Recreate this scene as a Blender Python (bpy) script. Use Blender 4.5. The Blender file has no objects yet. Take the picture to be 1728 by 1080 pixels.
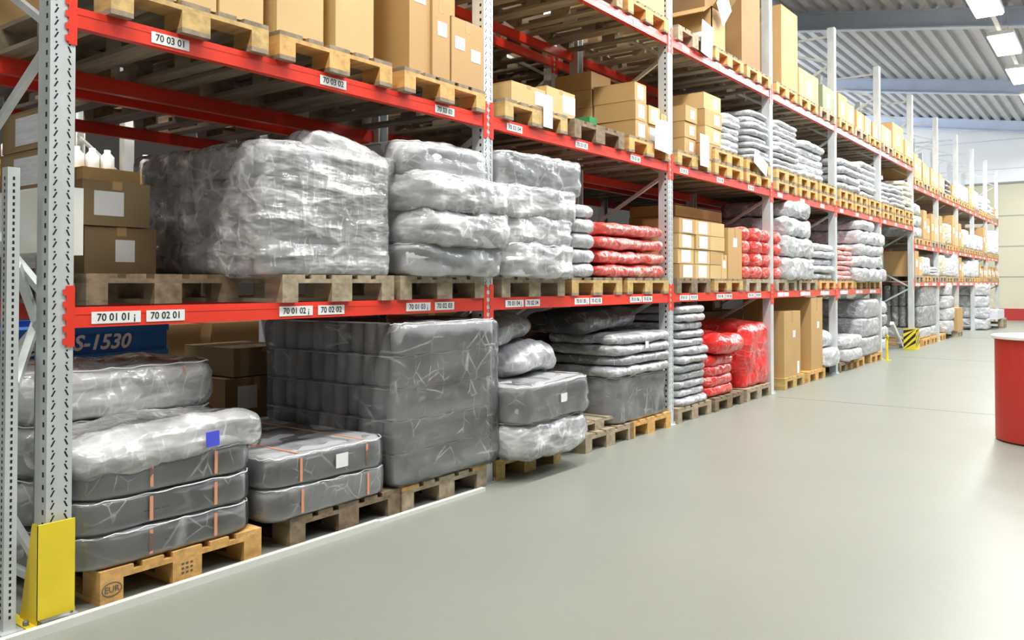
import bpy, math, random
from mathutils import Vector, noise, Matrix
S = bpy.context.scene
COL = S.collection
PI = math.pi
random.seed(7)
# ------------------------------------------------------------------ camera
F = 1400.0; CX, CH = 3.468, 1.35
YAW = math.atan((1900 - 864) / F); PITCH = math.radians(0.95)
sY, cY = math.sin(YAW), math.cos(YAW)
cam_d = bpy.data.cameras.new('camera'); cam = bpy.data.objects.new('camera', cam_d); COL.objects.link(cam)
cam.location = (CX, 0, CH); cam.rotation_euler = (PI / 2 + PITCH, 0, YAW)
cam_d.sensor_width = 36; cam_d.lens = F / 1728 * 36; cam_d.clip_start = 0.05
cam_d.shift_y = -(540 - (477 - F * math.tan(PITCH))) / 1728
S.camera = cam
# ------------------------------------------------------------------ world and exposure
w = bpy.data.worlds.new('world'); S.world = w; w.use_nodes = True
w.node_tree.nodes['Background'].inputs[0].default_value = (0.80, 0.88, 1.0, 1)
w.node_tree.nodes['Background'].inputs[1].default_value = 0.6
S.view_settings.view_transform = 'Standard'; S.view_settings.look = 'None'
S.view_settings.exposure = 0.0; S.view_settings.gamma = 1.0; S.view_settings.use_curve_mapping = False
LAMP_W = 74.0      # power of one ceiling lamp
WIN_W = 220.0      # daylight through one high side window
SKY_W = 110.0     # daylight through one rooflight right of the aisle
LAMP_X = (1.62,)
def ray(px, X):
    u = (px - 864) / F; t = -(CX - X) / (-sY + u * cY); return t, t * (cY + u * sY)
def Yp(px, X=0.0): return ray(px, X)[1]                 # world y seen at image column px on the plane x = X
def Zp(py, px, X=0.0): return CH + (477 - py) / F * ray(px, X)[0]
# ------------------------------------------------------------------ materials
MATS = {}
def nd(nt, t, **k):
    n = nt.nodes.new(t)
    for a, b in k.items(): setattr(n, a, b)
    return n
def mat(name, col, rough=0.5, metal=0.0, var=0.0, scale=6.0, stretch=(1, 1, 1), bump=0.0, bscale=None, coat=0.0, col2=None, emit=0, spec=None, coatr=0.1, detail=4.0, dist=0.0, bdist=0.02):
    m = bpy.data.materials.new(name); m.use_nodes = True; nt = m.node_tree; L = nt.links
    p = nt.nodes['Principled BSDF']
    p.inputs['Base Color'].default_value = (*col, 1); p.inputs['Roughness'].default_value = rough
    p.inputs['Metallic'].default_value = metal
    if spec is not None: p.inputs['Specular IOR Level'].default_value = spec
    if coat: p.inputs['Coat Weight'].default_value = coat; p.inputs['Coat Roughness'].default_value = coatr
    if emit:
        p.inputs['Emission Color'].default_value = (*col, 1); p.inputs['Emission Strength'].default_value = emit
    if var or bump or col2:
        tc = nd(nt, 'ShaderNodeTexCoord'); mp = nd(nt, 'ShaderNodeMapping'); mp.inputs['Scale'].default_value = stretch
        oi = nd(nt, 'ShaderNodeObjectInfo'); ad = nd(nt, 'ShaderNodeVectorMath', operation='ADD')
        ml = nd(nt, 'ShaderNodeVectorMath', operation='SCALE'); ml.inputs[0].default_value = (7, 13, 5)
        L.new(oi.outputs['Random'], ml.inputs['Scale'])
        L.new(tc.outputs['Object'], mp.inputs[0]); L.new(mp.outputs[0], ad.inputs[0]); L.new(ml.outputs[0], ad.inputs[1])
        no = nd(nt, 'ShaderNodeTexNoise'); no.inputs['Scale'].default_value = scale; no.inputs['Detail'].default_value = detail
        no.inputs['Distortion'].default_value = dist
        L.new(ad.outputs[0], no.inputs['Vector'])
        if var or col2:
            mx = nd(nt, 'ShaderNodeMix', data_type='RGBA')
            c2 = col2 or tuple(max(0, c * (1 - var)) for c in col)
            c1 = col if col2 else tuple(min(1, c * (1 + var)) for c in col)
            mx.inputs[6].default_value = (*c1, 1); mx.inputs[7].default_value = (*c2, 1)
            rp = nd(nt, 'ShaderNodeMapRange'); rp.inputs[1].default_value = 0.3; rp.inputs[2].default_value = 0.7
            L.new(no.outputs[0], rp.inputs[0]); L.new(rp.outputs[0], mx.inputs[0]); L.new(mx.outputs[2], p.inputs['Base Color'])
        if bump:
            nb = nd(nt, 'ShaderNodeTexNoise'); nb.inputs['Scale'].default_value = bscale or scale; nb.inputs['Detail'].default_value = 3
            nb.inputs['Distortion'].default_value = dist
            L.new(ad.outputs[0], nb.inputs['Vector'])
            b = nd(nt, 'ShaderNodeBump'); b.inputs['Strength'].default_value = bump; b.inputs['Distance'].default_value = bdist
            L.new(nb.outputs[0], b.inputs['Height']); L.new(b.outputs[0], p.inputs['Normal'])
    MATS[name] = m; return m
def ridge_nodes(nt, scale, stretch, width, dist=1.2):
    L = nt.links
    tc = nd(nt, 'ShaderNodeTexCoord'); mp = nd(nt, 'ShaderNodeMapping'); mp.inputs['Scale'].default_value = stretch
    mp.inputs['Rotation'].default_value = (0.35, 0.3, 0.25)
    oi = nd(nt, 'ShaderNodeObjectInfo'); ml = nd(nt, 'ShaderNodeVectorMath', operation='SCALE'); ml.inputs[0].default_value = (17, 11, 23)
    ad = nd(nt, 'ShaderNodeVectorMath', operation='ADD')
    L.new(oi.outputs['Random'], ml.inputs['Scale']); L.new(tc.outputs['Object'], mp.inputs[0])
    L.new(mp.outputs[0], ad.inputs[0]); L.new(ml.outputs[0], ad.inputs[1])
    no = nd(nt, 'ShaderNodeTexNoise'); no.inputs['Scale'].default_value = scale; no.inputs['Detail'].default_value = 2.5
    no.inputs['Distortion'].default_value = dist; L.new(ad.outputs[0], no.inputs['Vector'])
    s = nd(nt, 'ShaderNodeMath', operation='SUBTRACT'); s.inputs[1].default_value = 0.5; L.new(no.outputs[0], s.inputs[0])
    a = nd(nt, 'ShaderNodeMath', operation='ABSOLUTE'); L.new(s.outputs[0], a.inputs[0])
    r = nd(nt, 'ShaderNodeMapRange'); r.inputs[1].default_value = 0.0; r.inputs[2].default_value = width
    r.inputs[3].default_value = 1.0; r.inputs[4].default_value = 0.0; L.new(a.outputs[0], r.inputs[0])
    n2 = nd(nt, 'ShaderNodeTexNoise'); n2.inputs['Scale'].default_value = scale * 0.6; n2.inputs['Detail'].default_value = 2
    L.new(ad.outputs[0], n2.inputs['Vector'])
    r2 = nd(nt, 'ShaderNodeMapRange'); r2.inputs[1].default_value = 0.42; r2.inputs[2].default_value = 0.62; L.new(n2.outputs[0], r2.inputs[0])
    mu = nd(nt, 'ShaderNodeMath', operation='MULTIPLY'); L.new(r.outputs[0], mu.inputs[0]); L.new(r2.outputs[0], mu.inputs[1])
    return mu.outputs[0], no.outputs[0]
def crumple(nt, scale, stretch, width, dist):
    """sharp fold lines and a faceted height for crumpled plastic"""
    L = nt.links
    tc = nd(nt, 'ShaderNodeTexCoord'); oi = nd(nt, 'ShaderNodeObjectInfo')
    ml = nd(nt, 'ShaderNodeVectorMath', operation='SCALE'); ml.inputs[0].default_value = (17, 11, 23)
    ad = nd(nt, 'ShaderNodeVectorMath', operation='ADD'); L.new(oi.outputs['Random'], ml.inputs['Scale']); L.new(tc.outputs['Object'], ad.inputs[0]); L.new(ml.outputs[0], ad.inputs[1])
    wn = nd(nt, 'ShaderNodeTexNoise'); wn.inputs['Scale'].default_value = scale * .8; wn.inputs['Detail'].default_value = 2; L.new(ad.outputs[0], wn.inputs['Vector'])
    sc = nd(nt, 'ShaderNodeVectorMath', operation='SCALE'); sc.inputs['Scale'].default_value = dist; L.new(wn.outputs['Color'], sc.inputs[0])
    a2 = nd(nt, 'ShaderNodeVectorMath', operation='ADD'); L.new(ad.outputs[0], a2.inputs[0]); L.new(sc.outputs[0], a2.inputs[1])
    lines = []; hs = []
    for sc_, rot, st in ((scale, (.5, .2, .9), stretch), (scale * 2.1, (1.1, .7, .3), (stretch[0], stretch[2], stretch[1]))):
        mp = nd(nt, 'ShaderNodeMapping'); mp.inputs['Rotation'].default_value = rot; mp.inputs['Scale'].default_value = st; L.new(a2.outputs[0], mp.inputs[0])
        v = nd(nt, 'ShaderNodeTexVoronoi', feature='DISTANCE_TO_EDGE'); v.inputs['Scale'].default_value = sc_; L.new(mp.outputs[0], v.inputs['Vector'])
        r = nd(nt, 'ShaderNodeMapRange'); r.inputs[1].default_value = 0; r.inputs[2].default_value = width; r.inputs[3].default_value = 1; r.inputs[4].default_value = 0; L.new(v.outputs['Distance'], r.inputs[0])
        n2 = nd(nt, 'ShaderNodeTexNoise'); n2.inputs['Scale'].default_value = sc_ * .9; n2.inputs['Detail'].default_value = 1; L.new(ad.outputs[0], n2.inputs['Vector'])
        r2 = nd(nt, 'ShaderNodeMapRange'); r2.inputs[1].default_value = .47; r2.inputs[2].default_value = .66; L.new(n2.outputs[0], r2.inputs[0])
        mu = nd(nt, 'ShaderNodeMath', operation='MULTIPLY'); L.new(r.outputs[0], mu.inputs[0]); L.new(r2.outputs[0], mu.inputs[1]); lines.append(mu.outputs[0])
        f = nd(nt, 'ShaderNodeTexVoronoi'); f.inputs['Scale'].default_value = sc_ * .8; L.new(mp.outputs[0], f.inputs['Vector']); hs.append(f.outputs['Distance'])
    mx = nd(nt, 'ShaderNodeMath', operation='MAXIMUM'); L.new(lines[0], mx.inputs[0]); L.new(lines[1], mx.inputs[1])
    ah = nd(nt, 'ShaderNodeMath', operation='MULTIPLY_ADD'); ah.inputs[1].default_value = .45; L.new(hs[1], ah.inputs[0]); L.new(hs[0], ah.inputs[2])
    return mx.outputs[0], ah.outputs[0]
def film(name, base=0.12, gain=0.6, scale=3.0, stretch=(.5, 1, 1.3), width=0.05, tint=(0.9, 0.91, 0.92), bump=0.7, dist=.25, rough=.2):
    m = bpy.data.materials.new(name); m.use_nodes = True; nt = m.node_tree; L = nt.links
    p = nt.nodes['Principled BSDF']; out = nt.nodes['Material Output']
    p.inputs['Base Color'].default_value = (*tint, 1); p.inputs['Roughness'].default_value = rough; p.inputs['Specular IOR Level'].default_value = 0.9
    rd, hn = crumple(nt, scale, stretch, width, dist)
    tc = nd(nt, 'ShaderNodeTexCoord'); pn = nd(nt, 'ShaderNodeTexNoise'); pn.inputs['Scale'].default_value = scale * .9; pn.inputs['Detail'].default_value = 3
    pm = nd(nt, 'ShaderNodeMapping'); pm.inputs['Scale'].default_value = (1, .5, 1.6); pm.inputs['Rotation'].default_value = (.4, 0, 0)
    L.new(tc.outputs['Object'], pm.inputs[0]); L.new(pm.outputs[0], pn.inputs['Vector'])
    pr = nd(nt, 'ShaderNodeMapRange'); pr.inputs[1].default_value = .4; pr.inputs[2].default_value = .68; pr.inputs[3].default_value = base * .6; pr.inputs[4].default_value = base * 1.9; L.new(pn.outputs[0], pr.inputs[0])
    fa = nd(nt, 'ShaderNodeMath', operation='MULTIPLY_ADD'); fa.inputs[1].default_value = gain; L.new(pr.outputs[0], fa.inputs[2]); L.new(rd, fa.inputs[0])
    b0 = nd(nt, 'ShaderNodeBump'); b0.inputs['Strength'].default_value = bump; b0.inputs['Distance'].default_value = 0.05
    L.new(pn.outputs[0], b0.inputs['Height'])
    b = nd(nt, 'ShaderNodeBump'); b.inputs['Strength'].default_value = bump; b.inputs['Distance'].default_value = 0.03
    L.new(hn, b.inputs['Height']); L.new(b0.outputs[0], b.inputs['Normal']); L.new(b.outputs[0], p.inputs['Normal'])
    t = nd(nt, 'ShaderNodeBsdfTransparent'); mx = nd(nt, 'ShaderNodeMixShader')
    g = nd(nt, 'ShaderNodeBsdfGlossy'); g.inputs['Roughness'].default_value = .12; L.new(b.outputs[0], g.inputs['Normal'])
    fr = nd(nt, 'ShaderNodeFresnel'); fr.inputs['IOR'].default_value = 1.5; L.new(b.outputs[0], fr.inputs['Normal'])
    m2 = nd(nt, 'ShaderNodeMixShader'); L.new(fr.outputs[0], m2.inputs[0]); L.new(t.outputs[0], m2.inputs[1]); L.new(g.outputs[0], m2.inputs[2])
    L.new(fa.outputs[0], mx.inputs[0]); L.new(m2.outputs[0], mx.inputs[1]); L.new(p.outputs[0], mx.inputs[2]); L.new(mx.outputs[0], out.inputs[0])
    MATS[name] = m; return m
def wrapped(name, col, crease=(0.85, 0.86, 0.87), scale=5.0, stretch=(1, 1, 1.8), width=0.045, gain=0.75, rough=0.4, bump=0.8):
    m = bpy.data.materials.new(name); m.use_nodes = True; nt = m.node_tree; L = nt.links
    p = nt.nodes['Principled BSDF']; p.inputs['Roughness'].default_value = rough
    p.inputs['Coat Weight'].default_value = 0.7; p.inputs['Coat Roughness'].default_value = 0.16
    rd, hn = crumple(nt, scale, stretch, width, .10)
    g = nd(nt, 'ShaderNodeMath', operation='MULTIPLY'); g.inputs[1].default_value = gain; L.new(rd, g.inputs[0])
    mx = nd(nt, 'ShaderNodeMix', data_type='RGBA'); mx.inputs[6].default_value = (*col, 1); mx.inputs[7].default_value = (*crease, 1)
    L.new(g.outputs[0], mx.inputs[0]); L.new(mx.outputs[2], p.inputs['Base Color'])
    b = nd(nt, 'ShaderNodeBump'); b.inputs['Strength'].default_value = bump; b.inputs['Distance'].default_value = 0.03
    L.new(hn, b.inputs['Height']); L.new(b.outputs[0], p.inputs['Normal']); L.new(b.outputs[0], p.inputs['Coat Normal'])
    MATS[name] = m; return m
mat('steel', (0.70, 0.74, 0.75), 0.36, 0.42, 0.10, 9, (1, 1, 0.4))
mat('steel_dark', (0.22, 0.24, 0.26), 0.5, 0.3, 0.12, 9)
mat('slot', (0.01, 0.01, 0.01), 0.9)
mat('red_paint', (0.80, 0.045, 0.022), 0.30, 0, 0.06, 5, (1, 1, 1), coat=0.5, coatr=0.22)
mat('yellow_paint', (0.86, 0.66, 0.03), 0.4, 0, 0.05, 6, bump=0.05)
mat('black_paint', (0.015, 0.015, 0.015), 0.5)
mat('blue_paint', (0.03, 0.19, 0.60), 0.35, 0, 0.08, 5)
mat('white_paint', (0.74, 0.74, 0.70), 0.4, 0, 0.04, 4)
mat('wood_new', (0.64, 0.37, 0.12), 0.65, 0, 0.22, 7, (0.4, 3, 3), bump=0.2)
mat('wood_pale', (0.52, 0.35, 0.13), 0.7, 0, 0.25, 7, (0.4, 3, 3), bump=0.2)
mat('wood_shade', (0.27, 0.215, 0.15), 0.8, 0, 0.3, 6, (0.4, 3, 3), bump=0.3)  # darker wood for shelf-pallet undersides, their shade put into the colour
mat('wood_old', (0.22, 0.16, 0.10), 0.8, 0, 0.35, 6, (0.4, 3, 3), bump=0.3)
mat('wood_grey', (0.36, 0.29, 0.20), 0.8, 0, 0.3, 6, (0.4, 3, 3), bump=0.3)
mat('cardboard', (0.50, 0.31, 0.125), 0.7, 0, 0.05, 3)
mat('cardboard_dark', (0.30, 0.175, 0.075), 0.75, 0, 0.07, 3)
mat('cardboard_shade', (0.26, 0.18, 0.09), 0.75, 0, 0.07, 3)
mat('cardboard_pale', (0.60, 0.41, 0.18), 0.7, 0, 0.05, 3)
mat('cardboard_green', (0.24, 0.28, 0.17), 0.7, 0, 0.1, 3)
mat('tape', (0.50, 0.33, 0.14), 0.25)
mat('paper', (0.84, 0.84, 0.83), 0.6)
mat('paper_grey', (0.62, 0.63, 0.68), 0.6, 0, 0.12, 40, (0.2, 0.5, 3))
mat('fabric', (0.46, 0.47, 0.49), 0.6, 0, 0.07, 5, bump=0.25, bscale=9, coat=0.35, coatr=0.25)
mat('fabric_light', (0.72, 0.73, 0.76), 0.6, 0, 0.07, 5, bump=0.25, bscale=9, coat=0.35, coatr=0.25)
mat('fabric_dark', (0.20, 0.205, 0.215), 0.5, 0, 0.15, 6, bump=0.4, bscale=8, coat=0.5, coatr=0.2)
mat('strap', (0.75, 0.33, 0.20), 0.4)
mat('print', (0.10, 0.10, 0.11), 0.6)
mat('blue_label', (0.08, 0.10, 0.72), 0.4)
mat('black_text', (0.01, 0.01, 0.012), 0.6)
mat('white_text', (0.9, 0.9, 0.87), 0.6)
mat('canister', (0.85, 0.85, 0.85), 0.35)
mat('red_table', (0.47, 0.03, 0.018), 0.45, 0, 0.05, 3)
mat('yellow_plastic', (0.85, 0.50, 0.03), 0.4)
mat('green_plastic', (0.05, 0.30, 0.12), 0.4)
mat('dark_rubber', (0.02, 0.02, 0.02), 0.7)
film('film', 0.14, 0.28, 4.0, (.4, 1, 1.5), width=.05, dist=.08)
film('film_thin', 0.09, 0.28, 3.2, (.4, 1, 1.4), width=.035, dist=.06)
film('film_white', 0.38, 0.34, 4.6, (.5, .8, 1.6), width=.09, dist=.10, bump=1.0)
film('film_wrap', 0.28, 0.38, 6.0, (.8, .35, 1.7), width=.09, dist=.06, bump=1.0)
film('film_clear', 0.05, 0.25, 3.0, (.4, 1, 1.3), width=.03, dist=.05)
mat('film_edge', (0.80, 0.82, 0.83), 0.25, spec=.8)
wrapped('wrap_grey', (0.26, 0.27, 0.28), width=.06)
wrapped('wrap_mid', (0.36, 0.37, 0.39), scale=6, width=.10)
wrapped('wrap_light', (0.50, 0.51, 0.53), scale=7, width=0.14, gain=0.85)
wrapped('wrap_white', (0.66, 0.67, 0.70), scale=9, width=0.16, crease=(0.95, 0.95, 0.96))
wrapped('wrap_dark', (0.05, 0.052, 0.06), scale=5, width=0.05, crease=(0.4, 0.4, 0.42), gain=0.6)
wrapped('wrap_red', (0.72, 0.025, 0.02), crease=(0.9, 0.5, 0.45), scale=6, width=0.05, gain=0.6)
wrapped('wrap_coral', (0.82, 0.10, 0.08), crease=(0.95, 0.65, 0.62), scale=9, width=0.10, gain=0.8)
wrapped('wrap_pink', (0.85, 0.33, 0.30), crease=(0.95, 0.85, 0.85), scale=8, width=0.14, gain=0.7)
wrapped('wrap_beige', (0.62, 0.57, 0.42), crease=(0.95, 0.95, 0.9), scale=9, width=0.14, gain=0.8)
# floor: painted concrete, faint wear, a soft sheen
def floor_mat():
    m = bpy.data.materials.new('floor_paint'); m.use_nodes = True; nt = m.node_tree; L = nt.links; p = nt.nodes['Principled BSDF']
    tc = nd(nt, 'ShaderNodeTexCoord')
    n1 = nd(nt, 'ShaderNodeTexNoise'); n1.inputs['Scale'].default_value = 0.8; n1.inputs['Detail'].default_value = 2
    n2 = nd(nt, 'ShaderNodeTexNoise'); n2.inputs['Scale'].default_value = 14; n2.inputs['Detail'].default_value = 5
    L.new(tc.outputs['Object'], n1.inputs[0]); L.new(tc.outputs['Object'], n2.inputs[0])
    a = nd(nt, 'ShaderNodeMath', operation='MULTIPLY_ADD'); a.inputs[1].default_value = 0.35; L.new(n2.outputs[0], a.inputs[0]); L.new(n1.outputs[0], a.inputs[2])
    r = nd(nt, 'ShaderNodeMapRange'); r.inputs[1].default_value = 0.2; r.inputs[2].default_value = 1.2; L.new(a.outputs[0], r.inputs[0])
    mx = nd(nt, 'ShaderNodeMix', data_type='RGBA'); mx.inputs[6].default_value = (0.225, 0.242, 0.21, 1); mx.inputs[7].default_value = (0.278, 0.29, 0.252, 1)
    L.new(r.outputs[0], mx.inputs[0]); L.new(mx.outputs[2], p.inputs['Base Color'])
    p.inputs['Roughness'].default_value = 0.36; p.inputs['Specular IOR Level'].default_value = 0.25
    b = nd(nt, 'ShaderNodeBump'); b.inputs['Strength'].default_value = 0.02; b.inputs['Distance'].default_value = 0.001
    L.new(n2.outputs[0], b.inputs['Height']); L.new(b.outputs[0], p.inputs['Normal'])
    MATS['floor'] = m
floor_mat()
mat('roof', (0.52, 0.53, 0.55), 0.45, 0.15, 0.05, 3)
mat('roof_beam', (0.58, 0.66, 0.80), 0.5, 0, 0.05, 3)
mat('wall_white', (0.86, 0.87, 0.88), 0.6, 0, 0.02, 1)
mat('wall_plain', (0.35, 0.35, 0.34), 0.7)
mat('wall_dim', (0.09, 0.085, 0.08), 0.8)
mat('wall_cream', (0.60, 0.57, 0.43), 0.6, 0, 0.03, 1)
mat('wall_red', (0.42, 0.03, 0.025), 0.6)
mat('line_grey', (0.30, 0.30, 0.30), 0.7)
mat('joint', (0.17, 0.175, 0.155), 0.6)
mat('lamp_glow', (1.0, 0.98, 0.90), 0.5, emit=18)
mat('daylight', (0.90, 0.95, 1.0), 0.5, emit=7)
# ------------------------------------------------------------------ mesh helpers
class MB:
    def __init__(s): s.v = []; s.f = []; s.m = []
    def poly(s, pts, m=0):
        b = len(s.v); s.v += [tuple(p) for p in pts]; s.f.append(tuple(range(b, b + len(pts)))); s.m.append(m); return s
    def box(s, x0, x1, y0, y1, z0, z1, m=0):
        b = len(s.v)
        s.v += [(x, y, z) for z in (z0, z1) for y in (y0, y1) for x in (x0, x1)]
        for f in ((0, 2, 3, 1), (4, 5, 7, 6), (0, 1, 5, 4), (2, 6, 7, 3), (0, 4, 6, 2), (1, 3, 7, 5)):
            s.f.append(tuple(b + i for i in f)); s.m.append(m)
        return s
    def bar(s, p, q, wd, th=None, m=0):
        p = Vector(p); q = Vector(q); d = (q - p).normalized(); th = th or wd
        a = d.cross(Vector((0, 0, 1)));
        if a.length < 1e-3: a = Vector((1, 0, 0))
        a.normalize(); c = d.cross(a).normalized(); b = len(s.v)
        for e in (p, q):
            for i, j in ((-1, -1), (1, -1), (1, 1), (-1, 1)): s.v.append(tuple(e + a * i * wd / 2 + c * j * th / 2))
        for f in ((3, 2, 1, 0), (4, 5, 6, 7), (0, 1, 5, 4), (1, 2, 6, 5), (2, 3, 7, 6), (3, 0, 4, 7)):
            s.f.append(tuple(b + i for i in f)); s.m.append(m)
        return s
    def lathe(s, prof, n=24, c=(0, 0), m=0):
        b = len(s.v)
        for r, z in prof:
            for i in range(n): s.v.append((c[0] + r * math.cos(2 * PI * i / n), c[1] + r * math.sin(2 * PI * i / n), z))
        for k in range(len(prof) - 1):
            for i in range(n):
                j = (i + 1) % n; s.f.append((b + k * n + i, b + k * n + j, b + (k + 1) * n + j, b + (k + 1) * n + i)); s.m.append(m)
        s.f.append(tuple(b + i for i in reversed(range(n)))); s.m.append(m)
        e = b + (len(prof) - 1) * n; s.f.append(tuple(e + i for i in range(n))); s.m.append(m)
        return s
    def tube(s, pts, r, n=8, m=0):
        b = len(s.v); P = [Vector(p) for p in pts]
        for k, p in enumerate(P):
            d = (P[min(k + 1, len(P) - 1)] - P[max(k - 1, 0)]).normalized(); a = d.cross(Vector((0.01, 0.02, 1)))
            if a.length < 0.1: a = d.cross(Vector((1, 0, 0)))
            a.normalize(); c = d.cross(a)
            for i in range(n):
                t = 2 * PI * i / n; s.v.append(tuple(p + a * r * math.cos(t) + c * r * math.sin(t)))
        for k in range(len(P) - 1):
            for i in range(n):
                j = (i + 1) % n; s.f.append((b + k * n + i, b + k * n + j, b + (k + 1) * n + j, b + (k + 1) * n + i)); s.m.append(m)
        return s
    def mesh(s, name, mats, smooth=False):
        me = bpy.data.meshes.new(name); me.from_pydata(s.v, [], s.f)
        for q in (mats if isinstance(mats, (list, tuple)) else [mats]): me.materials.append(MATS[q])
        me.polygons.foreach_set('material_index', s.m)
        if smooth: me.polygons.foreach_set('use_smooth', [True] * len(s.f))
        me.update(); return me
    def build(s, name, mats, parent=None, loc=None, rz=0, smooth=False):
        return ob(name, s.mesh(name, mats, smooth), parent, loc, rz)
def ob(name, me, parent=None, loc=None, rz=0):
    o = bpy.data.objects.new(name, me); COL.objects.link(o)
    if parent: o.parent = parent
    if loc: o.location = loc
    if rz: o.rotation_euler.z = rz
    return o
LABELS = {}
def tag(o, label, cat, group=None):
    o['label'] = label; o['category'] = cat
    if group: o['group'] = group
    LABELS.setdefault(label, []).append(o.name)
    return o
def thing(name, loc=(0, 0, 0), rz=0):
    return ob(name, None, None, loc, rz)
def struct(o): o['kind'] = 'structure'; return o
CACHE = {}
def rbox(key, dims, r, res, amp=0.0, freq=3.0, seed=0.0, pillow=0.0, ridge=0.0, rfreq=4.0, lean=0.0, mats='fabric', bulge=0.0, taper=0.0, fine=0.0):
    """rounded, slightly lumpy block standing on z = 0, centred in x and y"""
    k = (key, dims, r, res, amp, freq, seed, pillow, ridge, rfreq, lean, mats, bulge, taper, fine)
    if k in CACHE: return CACHE[k]
    hx, hy, hz = [d / 2 for d in dims]; r = min(r, hx * .98, hy * .98, hz * .98)
    def cnt(d): return max(3, int(d / res))
    def axis(h, n):
        c = [-h + r * (1 - math.cos(t * PI / 2 / 3)) for t in range(3)]
        inner = [-(h - r) + 2 * (h - r) * i / n for i in range(n + 1)]
        return c + inner + [-q for q in reversed(c)]
    ax = [axis(hx, cnt(dims[0])), axis(hy, cnt(dims[1])), axis(hz, cnt(dims[2]))]
    vid = {}; V = []; Fc = []
    def vert(p):
        q = (round(p[0], 5), round(p[1], 5), round(p[2], 5))
        if q not in vid:
            c = Vector((max(-hx + r, min(hx - r, p[0])), max(-hy + r, min(hy - r, p[1])), max(-hz + r, min(hz - r, p[2]))))
            d = Vector(p) - c; nn = d.normalized() if d.length > 1e-6 else Vector((0, 0, 1))
            P = c + nn * r
            tx, ty, tz = P.x / hx, P.y / hy, P.z / hz
            if pillow: P.z *= 1 - pillow * max(abs(tx) ** 3, abs(ty) ** 3)
            if bulge: 
                P.x += bulge * tx * (1 - tz * tz) ; P.y += bulge * ty * (1 - tz * tz)
            if taper: P.x *= 1 - taper * (tz * .5 + .5); P.y *= 1 - taper * (tz * .5 + .5)
            sd = Vector((seed * 3.1, seed * 7.7, seed * 1.3))
            e = 0
            if amp: e += amp * noise.noise(P * freq + sd) + amp * .4 * noise.noise(P * freq * 2.7 + sd)
            if ridge:
                sv = Vector((P.x, P.y * .6, P.z * 1.3)) * rfreq + sd
                e += ridge * (0.6 - 1.6 * abs(noise.noise(sv + 1.5 * noise.noise_vector(sv * .5)))) 
            if fine: e += fine * (0.5 - abs(noise.noise(P * 22 + sd)))
            P = P + nn * e
            P.y += lean * (P.z + hz) ; P.z += hz
            vid[q] = len(V); V.append(tuple(P))
        return vid[q]
    for a, bq, c, sg in ((0, 1, 2, 1), (0, 1, 2, -1), (1, 2, 0, 1), (1, 2, 0, -1), (2, 0, 1, 1), (2, 0, 1, -1)):
        H = (hx, hy, hz)[c] * sg
        for i in range(len(ax[a]) - 1):
            for j in range(len(ax[bq]) - 1):
                q = []
                for u, v in ((i, j), (i + 1, j), (i + 1, j + 1), (i, j + 1)):
                    p = [0, 0, 0]; p[a] = ax[a][u]; p[bq] = ax[bq][v]; p[c] = H; q.append(vert(p))
                if sg < 0: q.reverse()
                if len(set(q)) == 4: Fc.append(tuple(q))
    me = bpy.data.meshes.new(key); me.from_pydata(V, [], Fc); me.materials.append(MATS[mats])
    me.polygons.foreach_set('use_smooth', [True] * len(Fc)); me.update()
    CACHE[k] = me; return me
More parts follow.
